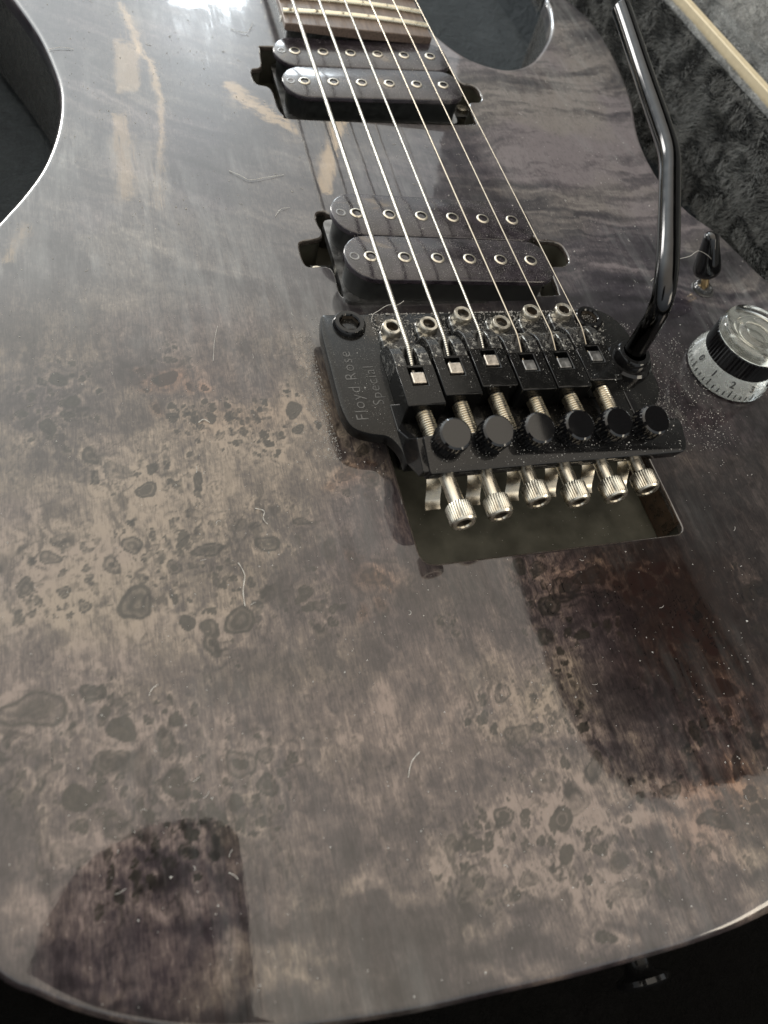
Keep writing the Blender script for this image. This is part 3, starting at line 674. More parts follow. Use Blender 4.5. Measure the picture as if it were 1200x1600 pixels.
ok = inside(cen[:, 0], cen[:, 1], outline)
for h in holes: ok &= ~inside(cen[:, 0], cen[:, 1], h)
ci = np.floor((cen[:, 0] - x0) / STEP).astype(int); cj = np.floor((cen[:, 1] - y0) / STEP).astype(int)
ok &= ~cell[np.clip(cj, 0, ny - 2), np.clip(ci, 0, nx - 2)]
tri = tri[ok]
nmap = np.full(len(rv_), -1); extra_xy = []
for i, src in enumerate(ov):
    if len(src) and min(src) < len(bv): nmap[i] = bv[min(src)]
for i in range(len(rv_)):
    if nmap[i] < 0: nmap[i] = len(vx_) + len(extra_xy); extra_xy.append(rv_[i])
tri = nmap[tri]
ex = np.array(extra_xy)
allx = np.concatenate([vx_, ex[:, 0]]); ally = np.concatenate([vy_, ex[:, 1]])
# rounded edge: rings that continue the outline down the side
nT = len(allx)
vert = np.stack([allx, ally, np.zeros(nT)], 1)
def loop_ids(L_idx):
    back = {}
    for i, src in enumerate(ov):
        for s in src: back[s] = nmap[i]
    return [int(back[s]) for s in L_idx]
oid = loop_ids(loops_idx[0])
area = sum(outline[i][0] * outline[(i + 1) % len(outline)][1] - outline[(i + 1) % len(outline)][0] * outline[i][1] for i in range(len(outline)))
ring_v = []; RR = 1.9
for k in range(1, 6):
    a = math.pi / 2 * k / 5
    for i, p in enumerate(_inset(outline, lambda i: -(RR + EXTRA[i]) * math.sin(a))): ring_v.append((p[0], p[1], -(RR + EXTRA[i] * .55) * (1 - math.cos(a))))
no = len(outline)
for i, p in enumerate(_inset(outline, lambda i: -(RR + EXTRA[i]))): ring_v.append((p[0], p[1], -5.8))
vert = np.concatenate([vert, np.array(ring_v)])
faces4 = [quads]
prev = np.array(oid)
side = []
for k in range(6):
    cur = nT + k * no + np.arange(no)
    q = np.stack([prev, np.roll(prev, -1), np.roll(cur, -1), cur], 1); side.append(q if area < 0 else q[:, ::-1]); prev = cur
q4 = np.concatenate([quads] + side)
# make the CDT triangles face up
tv = vert[tri]; sgn = (tv[:, 1, 0] - tv[:, 0, 0]) * (tv[:, 2, 1] - tv[:, 0, 1]) - (tv[:, 1, 1] - tv[:, 0, 1]) * (tv[:, 2, 0] - tv[:, 0, 0])
tri[sgn < 0] = tri[sgn < 0][:, ::-1]
me = bpy.data.meshes.new('body')
nv = len(vert); nq, nt_ = len(q4), len(tri)
me.vertices.add(nv); me.vertices.foreach_set('co', (vert * MM).astype(np.float32).ravel())
me.loops.add(nq * 4 + nt_ * 3); me.loops.foreach_set('vertex_index', np.concatenate([q4.ravel(), tri.ravel()]).astype(np.int32))
me.polygons.add(nq + nt_)
me.polygons.foreach_set('loop_start', np.concatenate([np.arange(nq) * 4, nq * 4 + np.arange(nt_) * 3]).astype(np.int32))
me.update(calc_edges=True); me.validate()
me.shade_smooth()
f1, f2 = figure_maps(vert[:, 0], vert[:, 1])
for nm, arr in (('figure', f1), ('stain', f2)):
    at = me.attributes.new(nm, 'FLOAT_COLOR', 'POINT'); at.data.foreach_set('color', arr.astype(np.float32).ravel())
me.materials.append(M['burl'])
body = mesh_obj('body', me, G, O)

def loop_wall(name, pts, z0, z1, mat, parent, floor=None, floor_pts=None):
    bm = bmesh.new(); a = [bm.verts.new((x, y, z1)) for x, y in pts]; b = [bm.verts.new((x, y, z0)) for x, y in (floor_pts or pts)]
    n = len(pts)
    for i in range(n):
        j = (i + 1) % n; bm.faces.new((a[i], a[j], b[j], b[i]))
    if floor: bm.faces.new(b)
    o = add_obj(name, bm, mat, parent, (0, 0, 0), smooth=50)
    if z1 == 0:                                   # lacquer rolls over the cut edge
        bm = bmesh.new(); rings = []
        for k in range(5):
            a_ = math.pi / 2 * k / 4; d_ = .55 * math.sin(a_)
            rings.append([bm.verts.new((x, y, .012 - .55 * (1 - math.cos(a_)))) for x, y in offset_poly(pts, d_ - .03)])
        rings.append([bm.verts.new((x, y, -1.6)) for x, y in offset_poly(pts, .53)])
        for a, b in zip(rings, rings[1:]):
            for i in range(n):
                j = (i + 1) % n; bm.faces.new((a[i], a[j], b[j], b[i]))
        add_obj('lacquered_lip', bm, M['lip'], parent, smooth=80)
    return o
# back and sides below the veneer cap
loop_wall('body_side', [p for p in _inset(outline, lambda i: -(RR + EXTRA[i]) + .03)], -42, -5.6, M['body_side'], body, True)
loop_wall('tremolo_recess', trem_rout, -10.6, 0, [M['cavity']], body, True)
loop_wall('pickup_cavity', bridge_rout, -14, 0, [M['cavity']], body, True)
loop_wall('pickup_cavity', neck_rout, -14, 0, [M['cavity']], body, True)
# bare lacquered end grain on the treble wall of the recess
bm = bmesh.new(); box(bm, 41.25, 41.6, -66.8, -40, -10.3, -.3); add_obj('recess_wall', bm, M['cavity_wall'], body)

# --- fingerboard and frets
FB0, FB1 = 144.0, 242.0
def fbw(y): return 28.4 - (y - 141.5) * .0075
def crown(x): return 9.3 - .9 * (x / 28.4) ** 2
bm = bmesh.new(); NX = 14; rows = []
ys = [FB0 + .6, FB0 + 1.5] + [FB0 + 4 + i * 8 for i in range(12)]
for y in ys:
    w = fbw(y); rows.append([bm.verts.new((-w + 2 * w * i / NX, y - (1.2 * (1 - (i / NX * 2 - 1) ** 2) if y < FB0 + 2 else 0), crown(-w + 2 * w * i / NX))) for i in range(NX + 1)])
for a, b in zip(rows, rows[1:]):
    for i in range(NX): bm.faces.new((a[i], a[i + 1], b[i + 1], b[i]))
bot = [[bm.verts.new((v.co.x, v.co.y, 5.8)) for v in r] for r in (rows[0], rows[-1])]
for i in range(NX):
    bm.faces.new((rows[0][i], rows[0][i + 1], bot[0][i + 1], bot[0][i])); bm.faces.new((rows[-1][i], rows[-1][i + 1], bot[1][i + 1], bot[1][i]))
for s in (0, NX): bm.faces.new([r[s] for r in rows] + [bot[1][s], bot[0][s]])
bm.faces.new(bot[0] + bot[1][::-1])
board = add_obj('fingerboard', bm, M['board'], G, O, smooth=30, bev=.3)
for k, y in enumerate([151.6, 161.0, 171.0, 181.6, 192.8, 204.7, 217.3, 230.6]):
    bm = bmesh.new(); w = fbw(y) - .2
    tube(bm, [(-w + 2 * w * i / 12, y, crown(-w + 2 * w * i / 12) + .35) for i in range(13)], 1.15, 8)
    add_obj('fret', bm, M['fret'], G, O, smooth=60)
bm = bmesh.new(); lathe(bm, [(0, .25), (1.1, .25), (1.1, -.2)], 16, place((-28.55, 151.5, 6.2), (-1, 0, 0)))
add_obj('side_marker', bm, M['marker'], board)
bm = bmesh.new(); box(bm, -27, 27, 146.5, 420, -8, 5.75); add_obj('neck', bm, M['body_side'], G, O, bev=1)

# --- strings
ZC = [15.3, 15.7, 15.9, 16.0, 15.9, 15.6]            # height of each string where it crosses its saddle
OY = [-3.0, -0.7, 1.2, -0.7, -0.4, 1.6]              # intonation offset of each saddle
XS = [(i - 2.5) * 10.56 for i in range(6)]
SR = [.66, .54, .42, .28, .22, .18]
YC = [-22 + o + 10.0 for o in OY]
for i in range(6):
    k = 1 - 10.8 / 52.8 * (240 - YC[i]) / 648
    bm = bmesh.new()
    path = [(XS[i] * k, 240, ZC[i] - 3.9), (XS[i], YC[i] + .8, ZC[i] - .05), (XS[i], YC[i] - .6, ZC[i] - .12), (XS[i], YC[i] - 4, ZC[i] - 1.0), (XS[i], YC[i] - 7.6, ZC[i] - 2.2)]
    tube(bm, path, SR[i], 12)
    add_obj('string', bm, M['wound'] if i < 3 else M['string'], G, O, smooth=60)

# --- pickups
def pickup(yc, zt, tilt, sep, pitch, x0, rout_z):
    t = Matrix.Translation(Vector((0, 0, 0))) @ Matrix.Rotation(math.atan(-tilt / 26.0), 4, 'Y')
    r = bpy.data.objects.new('pickup', None); COL.objects.link(r); r.parent = G
    r.location = Vector(W(x0, yc, zt)) * MM; r.rotation_euler = (0, math.atan(tilt / 26.0), 0); r.empty_display_size = .01
    hw = sep / 2 - .12
    for s in (0, 1):
        yb = s * sep
        pts = []
        for k in range(13):
            a = math.pi / 2 + math.pi * k / 12; pts.append((-25.2 + 8.6 * math.cos(a) * .98, yb + hw * math.sin(a)))
        rc = 6.5
        for cx_, cy_, a0 in ((32.6 - rc, yb - hw + rc, -90), (32.6 - rc, yb + hw - rc, 0)):
            for k in range(7):
                a = math.radians(a0 + 90 * k / 6); pts.append((cx_ + rc * math.cos(a), cy_ + rc * math.sin(a)))
        bm = bmesh.new(); prism(bm, pts, -1.6, 0, .5, 3)
        bob = add_obj('bobbin', bm, M['bobbin'], r, smooth=50)
        bm = bmesh.new(); prism(bm, offset_poly(pts, 1.4), -9.5, -1.62)
        add_obj('coil', bm, M['coil'], bob, smooth=40)
        bm = bmesh.new(); lathe(bm, [(1.55, -.4), (1.55, .10), (1.25, .16), (.95, .10), (.85, -.3), (0, -.3)], 20, place((-30.6, yb, 0)))
        add_obj('coil_post', bm, M['dark_steel'], bob, smooth=40)
        for i in range(6):
            x = (i - 2.5) * pitch
            if 'pole' not in pickup.cache:
                bm = bmesh.new(); lathe(bm, [(2.05, -1), (2.05, .18), (1.85, .34), (1.42, .34)], 24)
                pickup.cache['pole'] = add_obj('pole_piece', bm, M['nickel_dusty'], r, (x, yb, .0), smooth=45)
                bm = bmesh.new(); lathe(bm, [(1.42, .34), (1.42, .12), (1.30, .12)], 24); lathe(bm, [(1.34, .13), (1.2, -.5), (0, -.5)], 6)
                hx = add_obj('hex_socket', bm, M['hole'], pickup.cache['pole'])
            else: dup(pickup.cache['pole'], r, (x, yb, .0))
    bm = bmesh.new(); prism(bm, round_poly([(-33, -hw + .5), (32, -hw + .5), (32, sep + hw - .5), (-33, sep + hw - .5)], 3), -11.5, -9.4)
    add_obj('base_plate', bm, M['dark_steel'], r)
    for sx, px_ in ((-1, -38.5), (1, 41.5)):
        bm = bmesh.new(); box(bm, min(sx * 30, px_), max(sx * 30, px_), sep / 2 - 4, sep / 2 + 4, -16, -15.2)
        add_obj('mounting_leg', bm, M['black_matte'], r, bev=.3)
        bm = bmesh.new(); lathe(bm, [(0, -13.6), (2.2, -13.9), (2.4, -15.2)], 16, place((px_ - sx * 1.5, sep / 2, 0)))
        add_obj('mounting_screw', bm, M['nickel'], r, smooth=40)
    return r
pickup.cache = {}
pickup(22.9, 9.7, .66, 18.2, 10.32, -.25, -14)
pickup.cache = {}
pickup(117.4, 5.0, -1.2, 18.2, 10.32, -.25, -14)

# --- tremolo bridge
PT, PB = 8.0, 4.6
plate_pts = round_poly([(-44.4, 3.4), (-45.5, -3), (-45.7, -28.5), (-44.4, -34.4), (-39.5, -36.6), (-35.4, -37.2), (-33.2, -41.5), (-33.2, -46), (38.5, -46), (39.5, -37), (46.5, -32), (49.4, -27), (49.6, -18.5),
                        (47.8, -5), (46.2, -.5), (42, 3.4)], [1.5, 2, 4, 3, 3, 2, 2, .5, .5, 2, 3, 3, 3, 3, 2, 2], 4)
bm = bmesh.new(); prism(bm, plate_pts, PB, PT, .6, 2)
plate = add_obj('bridge_plate', bm, M['black_metal'], G, O, smooth=35)
# side cheeks that carry the fine tuner rail
cheek = [(-28, 8.3), (-36, 8.3), (-41.5, 12.5), (-45.2, 17.6), (-53.5, 15.6), (-52.6, 12.2), (-48.5, 9.4), (-41, 4.2), (-28, 4.2)]
for x0_, x1_ in ((-33.0, -30.6), (36.2, 38.6)):
    bm = bmesh.new(); extrude_yz(bm, cheek, x0_, x1_); add_obj('cheek', bm, M['black_gloss'], plate, bev=.35)
# raised lettering on the bass wing
def text_mesh(name, body_, size, loc, rz, ext, mat, parent, offset=0, extra=None, shear=0):
    cu = bpy.data.curves.new(name, 'FONT'); cu.body = body_; cu.size = size * MM; cu.extrude = ext * MM; cu.offset = offset * MM
    cu.resolution_u = 3; cu.shear = shear; cu.space_character = 1.12
    tmp = bpy.data.objects.new(name, cu); COL.objects.link(tmp)
    me_ = bpy.data.meshes.new_from_object(tmp.evaluated_get(bpy.context.evaluated_depsgraph_get()))
    bpy.data.objects.remove(tmp)
    me_.materials.clear(); me_.materials.append(mat)
    o = mesh_obj(name, me_, parent, loc)
    o.rotation_euler = (0, 0, rz) if extra is None else extra
    return o
text_mesh('raised_script', 'Floyd Rose', 4.5, (-39.4, -32.4, PT), math.radians(90), .10, M['lettering'], plate, -.06)
text_mesh('raised_script', 'Special', 4.2, (-34.2, -28.0, PT), math.radians(90), .10, M['lettering'], plate, -.05)

# pivot studs
for k, x in enumerate((-37.4, 36.4)):
    bm = bmesh.new()
    lathe(bm, [(4.0, 0), (4.0, 5.2), (3.2, 5.4), (3.2, 6.4), (4.5, 6.6), (4.5, 8.6), (3.9, 9.3), (2.9, 9.3), (2.6, 8.9)], 36, place((x, -.6, 0)))
    st = add_obj('pivot_stud', bm, M['black_gloss'], G, O, smooth=45)
    bm = bmesh.new(); lathe(bm, [(2.62, 8.92), (2.5, 7.6)], 6, place((x, -.6, 0))); lathe(bm, [(2.4, 7.6), (0, 7.4)], 6, place((x, -.6, 0)))
    add_obj('hex_socket', bm, M['socket'], st)
    bm = bmesh.new(); lathe(bm, [(6.0, 0), (6.0, .5), (5.2, .8), (4.1, .8)], 36, place((x, -.6, 0)))
    add_obj('bushing', bm, M['nickel_dusty'], st, smooth=40)

# saddles
def saddle_bodies():
    P = {}
    bm = bmesh.new()
    # rear block with a square well for the string insert
    x0_, x1_, y0_, y1_ = -5.05, 5.05, -9.2, 3.4; a0, a1, b0, b1 = -2.1, 2.1, -2.9, 2.8
    o = [(x0_, y0_), (x1_, y0_), (x1_, y1_), (x0_, y1_)]; h = [(a0, b0), (a1, b0), (a1, b1), (a0, b1)]
    ot = [bm.verts.new((x, y, 0)) for x, y in o]; ht = [bm.verts.new((x, y, 0)) for x, y in h]
    ob = [bm.verts.new((x, y, -7.4)) for x, y in o]; hb = [bm.verts.new((x, y, -4.5)) for x, y in h]
    for i in range(4):
        j = (i + 1) % 4
        bm.faces.new((ot[i], ot[j], ht[j], ht[i])); bm.faces.new((ot[i], ob[i], ob[j], ot[j])); bm.faces.new((ht[i], ht[j], hb[j], hb[i]))
    bm.faces.new(ob[::-1]); bm.faces.new(hb)
    P['block'] = bm
    bm = bmesh.new()
    prong = [(3.42, -7.4), (3.42, -.15), (7.5, -.25), (9.8, -.9), (12.2, -2.4), (13.8, -4.6), (14.2, -7.4)]
    extrude_yz(bm, prong, -4.9, -1.75); extrude_yz(bm, prong, 1.75, 4.9)
    web = [(3.43, -7.4), (3.43, -3.2), (7.6, -2.4), (9.6, -.75), (10.4, -.75), (12.4, -3.2), (13.8, -5.4), (13.9, -7.4)]
    extrude_yz(bm, web, -1.73, 1.73)
    P['prong'] = bm
    bm = bmesh.new()
    prism(bm, round_poly([(-3.9, 13.4), (3.9, 13.4), (3.9, 22.0), (-3.9, 22.0)], [.1, .1, 3, 3], 4), -7.5, -5.9, .25, 1)
    P['foot'] = bm
    return P
proto = None
SCREW_Y = [-4.6, -3.9, -0.4, -4.0, 0.0, 0.3]
SX = [-26.9, -16.2, -5.6, 5.6, 16.0, 26.6]
for i in range(6):
    y = -22 + OY[i]; z = ZC[i] + .05
    if proto is None:
        P = saddle_bodies()
        proto = add_obj('saddle', P['block'], M['black_metal'], G, W(XS[i], y, z), smooth=30, bev=.5)
        add_obj('saddle_nose', P['prong'], M['worn_black'], proto, bev=.3)
        add_obj('saddle_foot', P['foot'], M['worn_black'], proto, smooth=40)
        s = proto
        bm = bmesh.new(); box(bm, -1.85, 1.85, -2.6, .9, -4, .35)
        insert = add_obj('string_insert', bm, M['copper'], s, bev=.35)
    else:
        s = dup(proto, G, W(XS[i], y, z))
    if i >= 3:
        for ch in s.children:
            if ch.name.startswith('string_insert'):
                ch.data = insert.data.copy(); ch.data.materials[0] = M['dark_steel']; ch.location = Vector((0, 0, -.5 if i < 5 else -.2)) * MM

# hold-down screws in front of the saddles
sp = None
for i in range(6):
    loc = W(SX[i] + (.6 if i in (2, 4, 5) else 0), SCREW_Y[i], 8.1)
    if sp is None:
        bm = bmesh.new(); lathe(bm, [(2.1, 0), (2.75, .3), (2.8, 2.9), (2.45, 3.35), (1.75, 3.35), (1.62, 3.1)], 30)
        sp = add_obj('saddle_screw', bm, M['nickel_dusty'], G, loc, smooth=40)
        bm = bmesh.new(); lathe(bm, [(1.66, 3.14), (1.5, 1.4), (0, 1.3)], 6); add_obj('hex_socket', bm, M['socket'], sp)
    else: dup(sp, G, loc)

# string lock screws: threaded, then a plain shank and a knurled socket head
HY = [-66.6, -64.8, -62.8, -63.8, -63.8, -62.2]; HZ = [13.1, 11.4, 12.2, 12.0, 12.2, 11.3]
for i in range(6):
    y0_ = -22 + OY[i] - 9.0; p0 = Vector((XS[i], y0_ + 3, 11.4)); p1 = Vector((XS[i] + .35, HY[i], HZ[i])); L_ = (p1 - p0).length
    prof = [(0, 0), (2.15, 0)]; z = 0
    while z < 21 and z < L_ - 12:
        prof += [(2.15, z + .05), (1.78, z + .32), (2.15, z + .62)]; z += .7
    prof += [(1.85, z + .7), (1.85, L_ - 5.0)]
    bm = bmesh.new(); lathe(bm, prof, 20)
    d = p1 - p0
    s = add_obj('string_lock_screw', bm, M['nickel'], G, W(*p0), smooth=40); s.rotation_euler = rot_to(d).to_euler()
    hl = L_
    bm = bmesh.new(); lathe(bm, [(1.8, hl - 5.0), (2.9, hl - 4.95), (3.15, hl - 4.6), (3.15, hl - 1.1), (3.0, hl - .4), (2.6, hl), (1.8, hl), (1.65, hl - .4)], 72, teeth=(36, .2, {2, 3}))
    add_obj('knurled_head', bm, M['nickel'], s, smooth=35)
    bm = bmesh.new(); lathe(bm, [(1.68, hl - .38), (1.55, hl - 2.6), (0, hl - 2.8)], 6); add_obj('hex_socket', bm, M['socket'], s)

# fine tuner rail, knobs and leaf springs
TL = math.radians(17)
RM = Matrix.Translation(Vector((0, -49, 15.3))) @ Matrix.Rotation(TL, 4, 'X')
rail_pts = round_poly([(-31.6, -5.0), (39.0, -5.0), (40.2, -3), (40.2, 3), (39, 4.4), (-31.6, 4.4)], [.8, 3, 2, 2, 3, .8], 4)
bm = bmesh.new(); prism(bm, rail_pts, -2.1, 2.1, .5, 2, mat=RM)
add_obj('tuner_rail', bm, M['black_gloss'], G, O, smooth=35)
fp = None
up = Matrix.Rotation(TL, 4, 'X') @ Vector((0, 0, 1))
for i in range(6):
    x = (i - 2.5) * 10.76 + .73
    top = Vector((x, -49.2, 24.0)); loc = top - up * 6.9
    if fp is None:
        bm = bmesh.new()
        lathe(bm, [(2.4, -.6), (2.4, 1.6), (3.7, 1.8), (4.15, 2.2), (4.15, 5.9), (3.85, 6.55), (3.4, 6.9), (0, 6.95)], 64, teeth=(32, .2, {3, 4}))
        fp = add_obj('fine_tuner_knob', bm, M['tip'], G, W(*loc), smooth=32); fp.rotation_euler = (TL, 0, 0)
    else: dup(fp, G, W(*loc))
lp = None
for i in range(6):
    loc = W(XS[i] - 2.3, -50.0, 11.6)
    if lp is None:
        bm = bmesh.new(); w = 1.9
        prof = [(4.0, 1.4), (1.5, .9), (-1.2, .0), (-3.2, -1.4), (-4.6, -3.2), (-5.6, -5.0), (-6.6, -6.2), (-7.6, -6.6)]
        a = [[bm.verts.new((sx * w, y, z + dz)) for sx in (-1, -.4, .4, 1)] for dz in (0, -.3) for y, z in prof]
        n = len(prof)
        for k in range(n - 1):
            for j in range(3):
                bm.faces.new((a[k][j], a[k][j + 1], a[k + 1][j + 1], a[k + 1][j])); bm.faces.new((a[n + k][j], a[n + k + 1][j], a[n + k + 1][j + 1], a[n + k][j + 1]))
            for j in (0, 3): bm.faces.new((a[k][j], a[k + 1][j], a[n + k + 1][j], a[n + k][j]))
        for j in range(3): bm.faces.new((a[n - 1][j], a[n - 1][j + 1], a[2 * n - 1][j + 1], a[2 * n - 1][j]))
        lp = add_obj('leaf_spring', bm, M['spring'], G, loc, smooth=50)
    else: dup(lp, G, loc)

# tremolo block below the plate
bm = bmesh.new(); box(bm, -28, 34, -36, -22.5, -10.2, 4.5); add_obj('sustain_block', bm, M['black_matte'], G, O)

# --- tremolo arm
A0 = Vector((40.6, -19.4, 9))
bm = bmesh.new(); lathe(bm, [(0, 8), (7.0, 8), (7.0, 9.6), (6.4, 10.3), (5.4, 10.3), (5.2, 12.2), (4.6, 13.0), (3.4, 13.0)], 40, place((42.0, -18.2, 0)))
sock = add_obj('arm_socket', bm, M['black_gloss'], G, O, smooth=40)
ctrl = ARM_CTRL
bm = bmesh.new(); path = spline(ctrl, 8); n = len(path)
rad = [3.0] * n; rad[-1] = .6; rad[-2] = 2.2; rad[-3] = 2.9
path[-2] = tuple(Vector(path[-1]) * .75 + Vector(path[-3]) * .25)
tube(bm, path, rad, 28)
add_obj('tremolo_arm', bm, M['arm'], G, O, smooth=60)

# --- controls
KX, KY = KNOB
clear_m = Matrix.Translation(Vector((KX, KY, 0)))
bm = bmesh.new(); lathe(bm, [(0, .6), (13.2, .6), (13.4, 1.2), (13.0, 4.2), (11.6, 7.2), (11.4, 7.6), (0, 7.6)], 64, clear_m)
kn = add_obj('volume_knob', bm, M['frost'], G, O, smooth=40)
bm = bmesh.new(); lathe(bm, [(0, 7.62), (11.35, 7.62), (11.5, 8.0), (11.5, 13.9), (11.2, 14.2), (0, 14.2)], 120, clear_m, teeth=(60, .35, {2, 3}))
add_obj('grip_band', bm, M['tip'], kn, smooth=25)
bm = bmesh.new(); lathe(bm, [(0, 14.22), (11.1, 14.22), (11.3, 14.6), (11.3, 16.6), (10.8, 17.5), (9.6, 17.9), (8.4, 17.5), (7.2, 16.9), (6.2, 16.9), (5.6, 17.6), (4.8, 17.8), (4.2, 17.0), (2.4, 16.6), (0, 16.5)], 64, clear_m)
add_obj('knob_cap', bm, M['clear'], kn, smooth=50)
bm = bmesh.new(); lathe(bm, [(0, 0), (7.5, 0), (7.5, .5), (4.5, .55), (4.2, .59), (0, .59)], 32, clear_m); add_obj('washer', bm, M['nickel_dusty'], kn, smooth=40)
bm = bmesh.new(); lathe(bm, [(10.4, 14.22), (10.4, 14.34), (0, 14.36)], 40, clear_m)
add_obj('cap_disc', bm, M['disc'], kn, smooth=40)
tick = None
for k in range(44):
    a = math.radians(-8 * k + 40)
    bm_ = None
    R0, z0_, R1, z1_ = 13.42, 1.6, 13.12, (4.1 if k % 4 == 0 else 3.0)
    if tick is None or k == 1:
        pass
    c_, s_ = math.cos(a), math.sin(a)
    bm = bmesh.new(); t_ = .17
    v = []
    for r_, z_ in ((R0 + .02, z0_), (R1 + .06, z1_)):
        for sg in (-1, 1): v.append(bm.verts.new((KX + r_ * c_ - sg * t_ * s_, KY + r_ * s_ + sg * t_ * c_, z_)))
    bm.faces.new((v[0], v[1], v[3], v[2]))
    r = bmesh.ops.extrude_face_region(bm, geom=bm.faces[:]); bmesh.ops.translate(bm, verts=[e for e in r['geom'] if isinstance(e, bmesh.types.BMVert)], vec=(c_ * .05, s_ * .05, 0))
    add_obj('scale_mark', bm, M['print'], kn)
for k in range(11):
    a = math.radians(30 * k + 176)
    c_, s_ = math.cos(a), math.sin(a)
    # digit stands on the sloping shoulder of the skirt, its foot towards the rim
    nrm = Vector((c_ * .9, s_ * .9, .43)).normalized(); rt = Vector((-s_, c_, 0)); u_ = nrm.cross(rt)
    R3 = Matrix((rt, u_, nrm)).transposed()
    t = text_mesh('numeral', str(k), 2.9, (0, 0, 0), 0, .03, M['print'], kn, .06, extra=R3.to_euler())
    wdt = (max(v.co.x for v in t.data.vertices) + min(v.co.x for v in t.data.vertices)) / 2
    t.location = Vector((KX + 12.75 * c_, KY + 12.75 * s_, 4.75)) * MM - rt * wdt + nrm * .00022

TXY = TOGGLE
bm = bmesh.new(); lathe(bm, [(0, 0), (4.0, 0), (4.0, .4), (3.8, .5), (3.2, .5), (3.2, 1.4), (3.0, 1.8), (2.4, 1.8), (2.4, 1.5), (0, 1.5)], 6 * 6, Matrix.Translation(Vector((TXY[0], TXY[1], 0))), teeth=(18, .25, {5, 6}))
tg = add_obj('toggle_switch', bm, M['dark_steel'], G, O, smooth=35)
d = Vector(TOG_DIR).normalized()
bm = bmesh.new(); lathe(bm, [(1.3, 0), (1.3, 5.0)], 16, place((TXY[0], TXY[1], 1.5), d)); add_obj('lever', bm, M['brass'], tg, smooth=40)
bm = bmesh.new(); lathe(bm, [(0, 5.0), (3.6, 5.0), (4.3, 5.9), (4.45, 7.0), (3.9, 10.5), (2.9, 15.5), (2.4, 18.6), (1.9, 19.6), (.9, 20.1), (0, 20.2)], 32, place((TXY[0], TXY[1], 1.5), d))
add_obj('switch_tip', bm, M['tip'], tg, smooth=60)

# strap button on the tail
bm = bmesh.new(); lathe(bm, [(0, 0), (4.6, 0), (4.6, 1), (3.0, 2), (2.8, 6), (3.6, 7.5), (5.8, 8.4), (6.0, 9.4), (5.0, 10.2), (2.4, 10.4), (2.0, 9.8), (0, 9.7)], 32, place((-1.5, -154.4, -24), (0, -1, 0)))
add_obj('strap_button', bm, M['black_gloss'], G, O, smooth=45)

# ------------------------------------------------------------------ the case
RIM = [(128, 420), (140, 260), (149.7, 172.2), (156.5, 104), (166, 30), (173, -60), (172, -120), (150, -175), (95, -212), (0, -225), (-95, -215), (-155, -180), (-185, -120), (-195, -50), (-180, 30), (-165, 100), (-170, 180), (-180, 250), (-160, 420)]
C_ = empty('guitar_case', (0, 0, -62), 'open guitar case with dark plush lining and cream edge strip under the guitar', 'guitar case')
CO = (0, 0, 62)
rim = spline(RIM, 10, False)
rv2 = [Vector((p[0] + (3.0 if p[0] > 0 else 0), p[1])) for p in rim]
def rim_off(d):
    out = []
    for i, p in enumerate(rv2):
        t = (rv2[min(i + 1, len(rv2) - 1)] - rv2[max(i - 1, 0)]).normalized(); nrm = Vector((-t.y, t.x))   # outward (path runs clockwise)
        out.append(p + nrm * d)
    return out
def band(name, prof, mat, rough=0, noise_amp=0, sub=1, smooth=60):
    """sweep an (offset, z) profile along the rim"""
    bm = bmesh.new(); cols = []
    for o_, z_ in prof:
        cols.append([bm.verts.new((p.x, p.y, z_)) for p in rim_off(o_)])
    for a, b in zip(cols, cols[1:]):
        for i in range(len(rim) - 1): bm.faces.new((a[i], a[i + 1], b[i + 1], b[i]))
    return add_obj(name, bm, mat, C_, CO, smooth=smooth)
def sgn_out():
    p = rim_off(10)[20]; return 1 if p.length > rv2[20].length else -1
S = sgn_out()
band('side_lining', [(-9 * S, -30), (-8.6 * S, -18), (-7.6 * S, -3), (-6.2 * S, 12), (-5.6 * S, 16)], M['plush'])
band('lower_lining', [(-9.6 * S, -47.6), (-9.2 * S, -29)], M['plush_haze'])
band('lining_welt', [((-4.4 + 1.3 * math.cos(a)) * S, 16.2 + 1.3 * math.sin(a)) for a in [math.pi * (1.15 - 1.3 * k / 8) for k in range(9)]], M['sherpa'])
band('edge_strip', [(-.6 * S, 13), (-.6 * S, 19.6), (-.2 * S, 20), (2.8 * S, 20), (3.2 * S, 19.6), (3.2 * S, 13)], M['strip'], smooth=30)
band('fleece_welt', [((10.6 + 5.2 * math.cos(a)) * S, 17.5 + 4.4 * math.sin(a)) for a in [math.pi * (1.15 - 1.3 * k / 12) for k in range(13)]], M['sherpa'])
band('outer_shell', [(15 * S, 19), (17 * S, 15), (18 * S, -60)], M['ground'])
flr = rim_off(-9.4 * S)
for nm_, mt_, keep, dz_ in (('floor_lining', M['plush_haze'], lambda p: p[1] > -20, 0), ('shaded_tail_lining', M['plush_shade'], lambda p: p[1] <= -8, -.8)):  # one floor in two tones: haze-lifted plush ahead, shade-darkened plush at the tail
    bm = bmesh.new(); bm.faces.new([bm.verts.new((p[0], p[1], -47.5 + dz_)) for p in flr if keep(p)]); add_obj(nm_, bm, mt_, C_, CO)
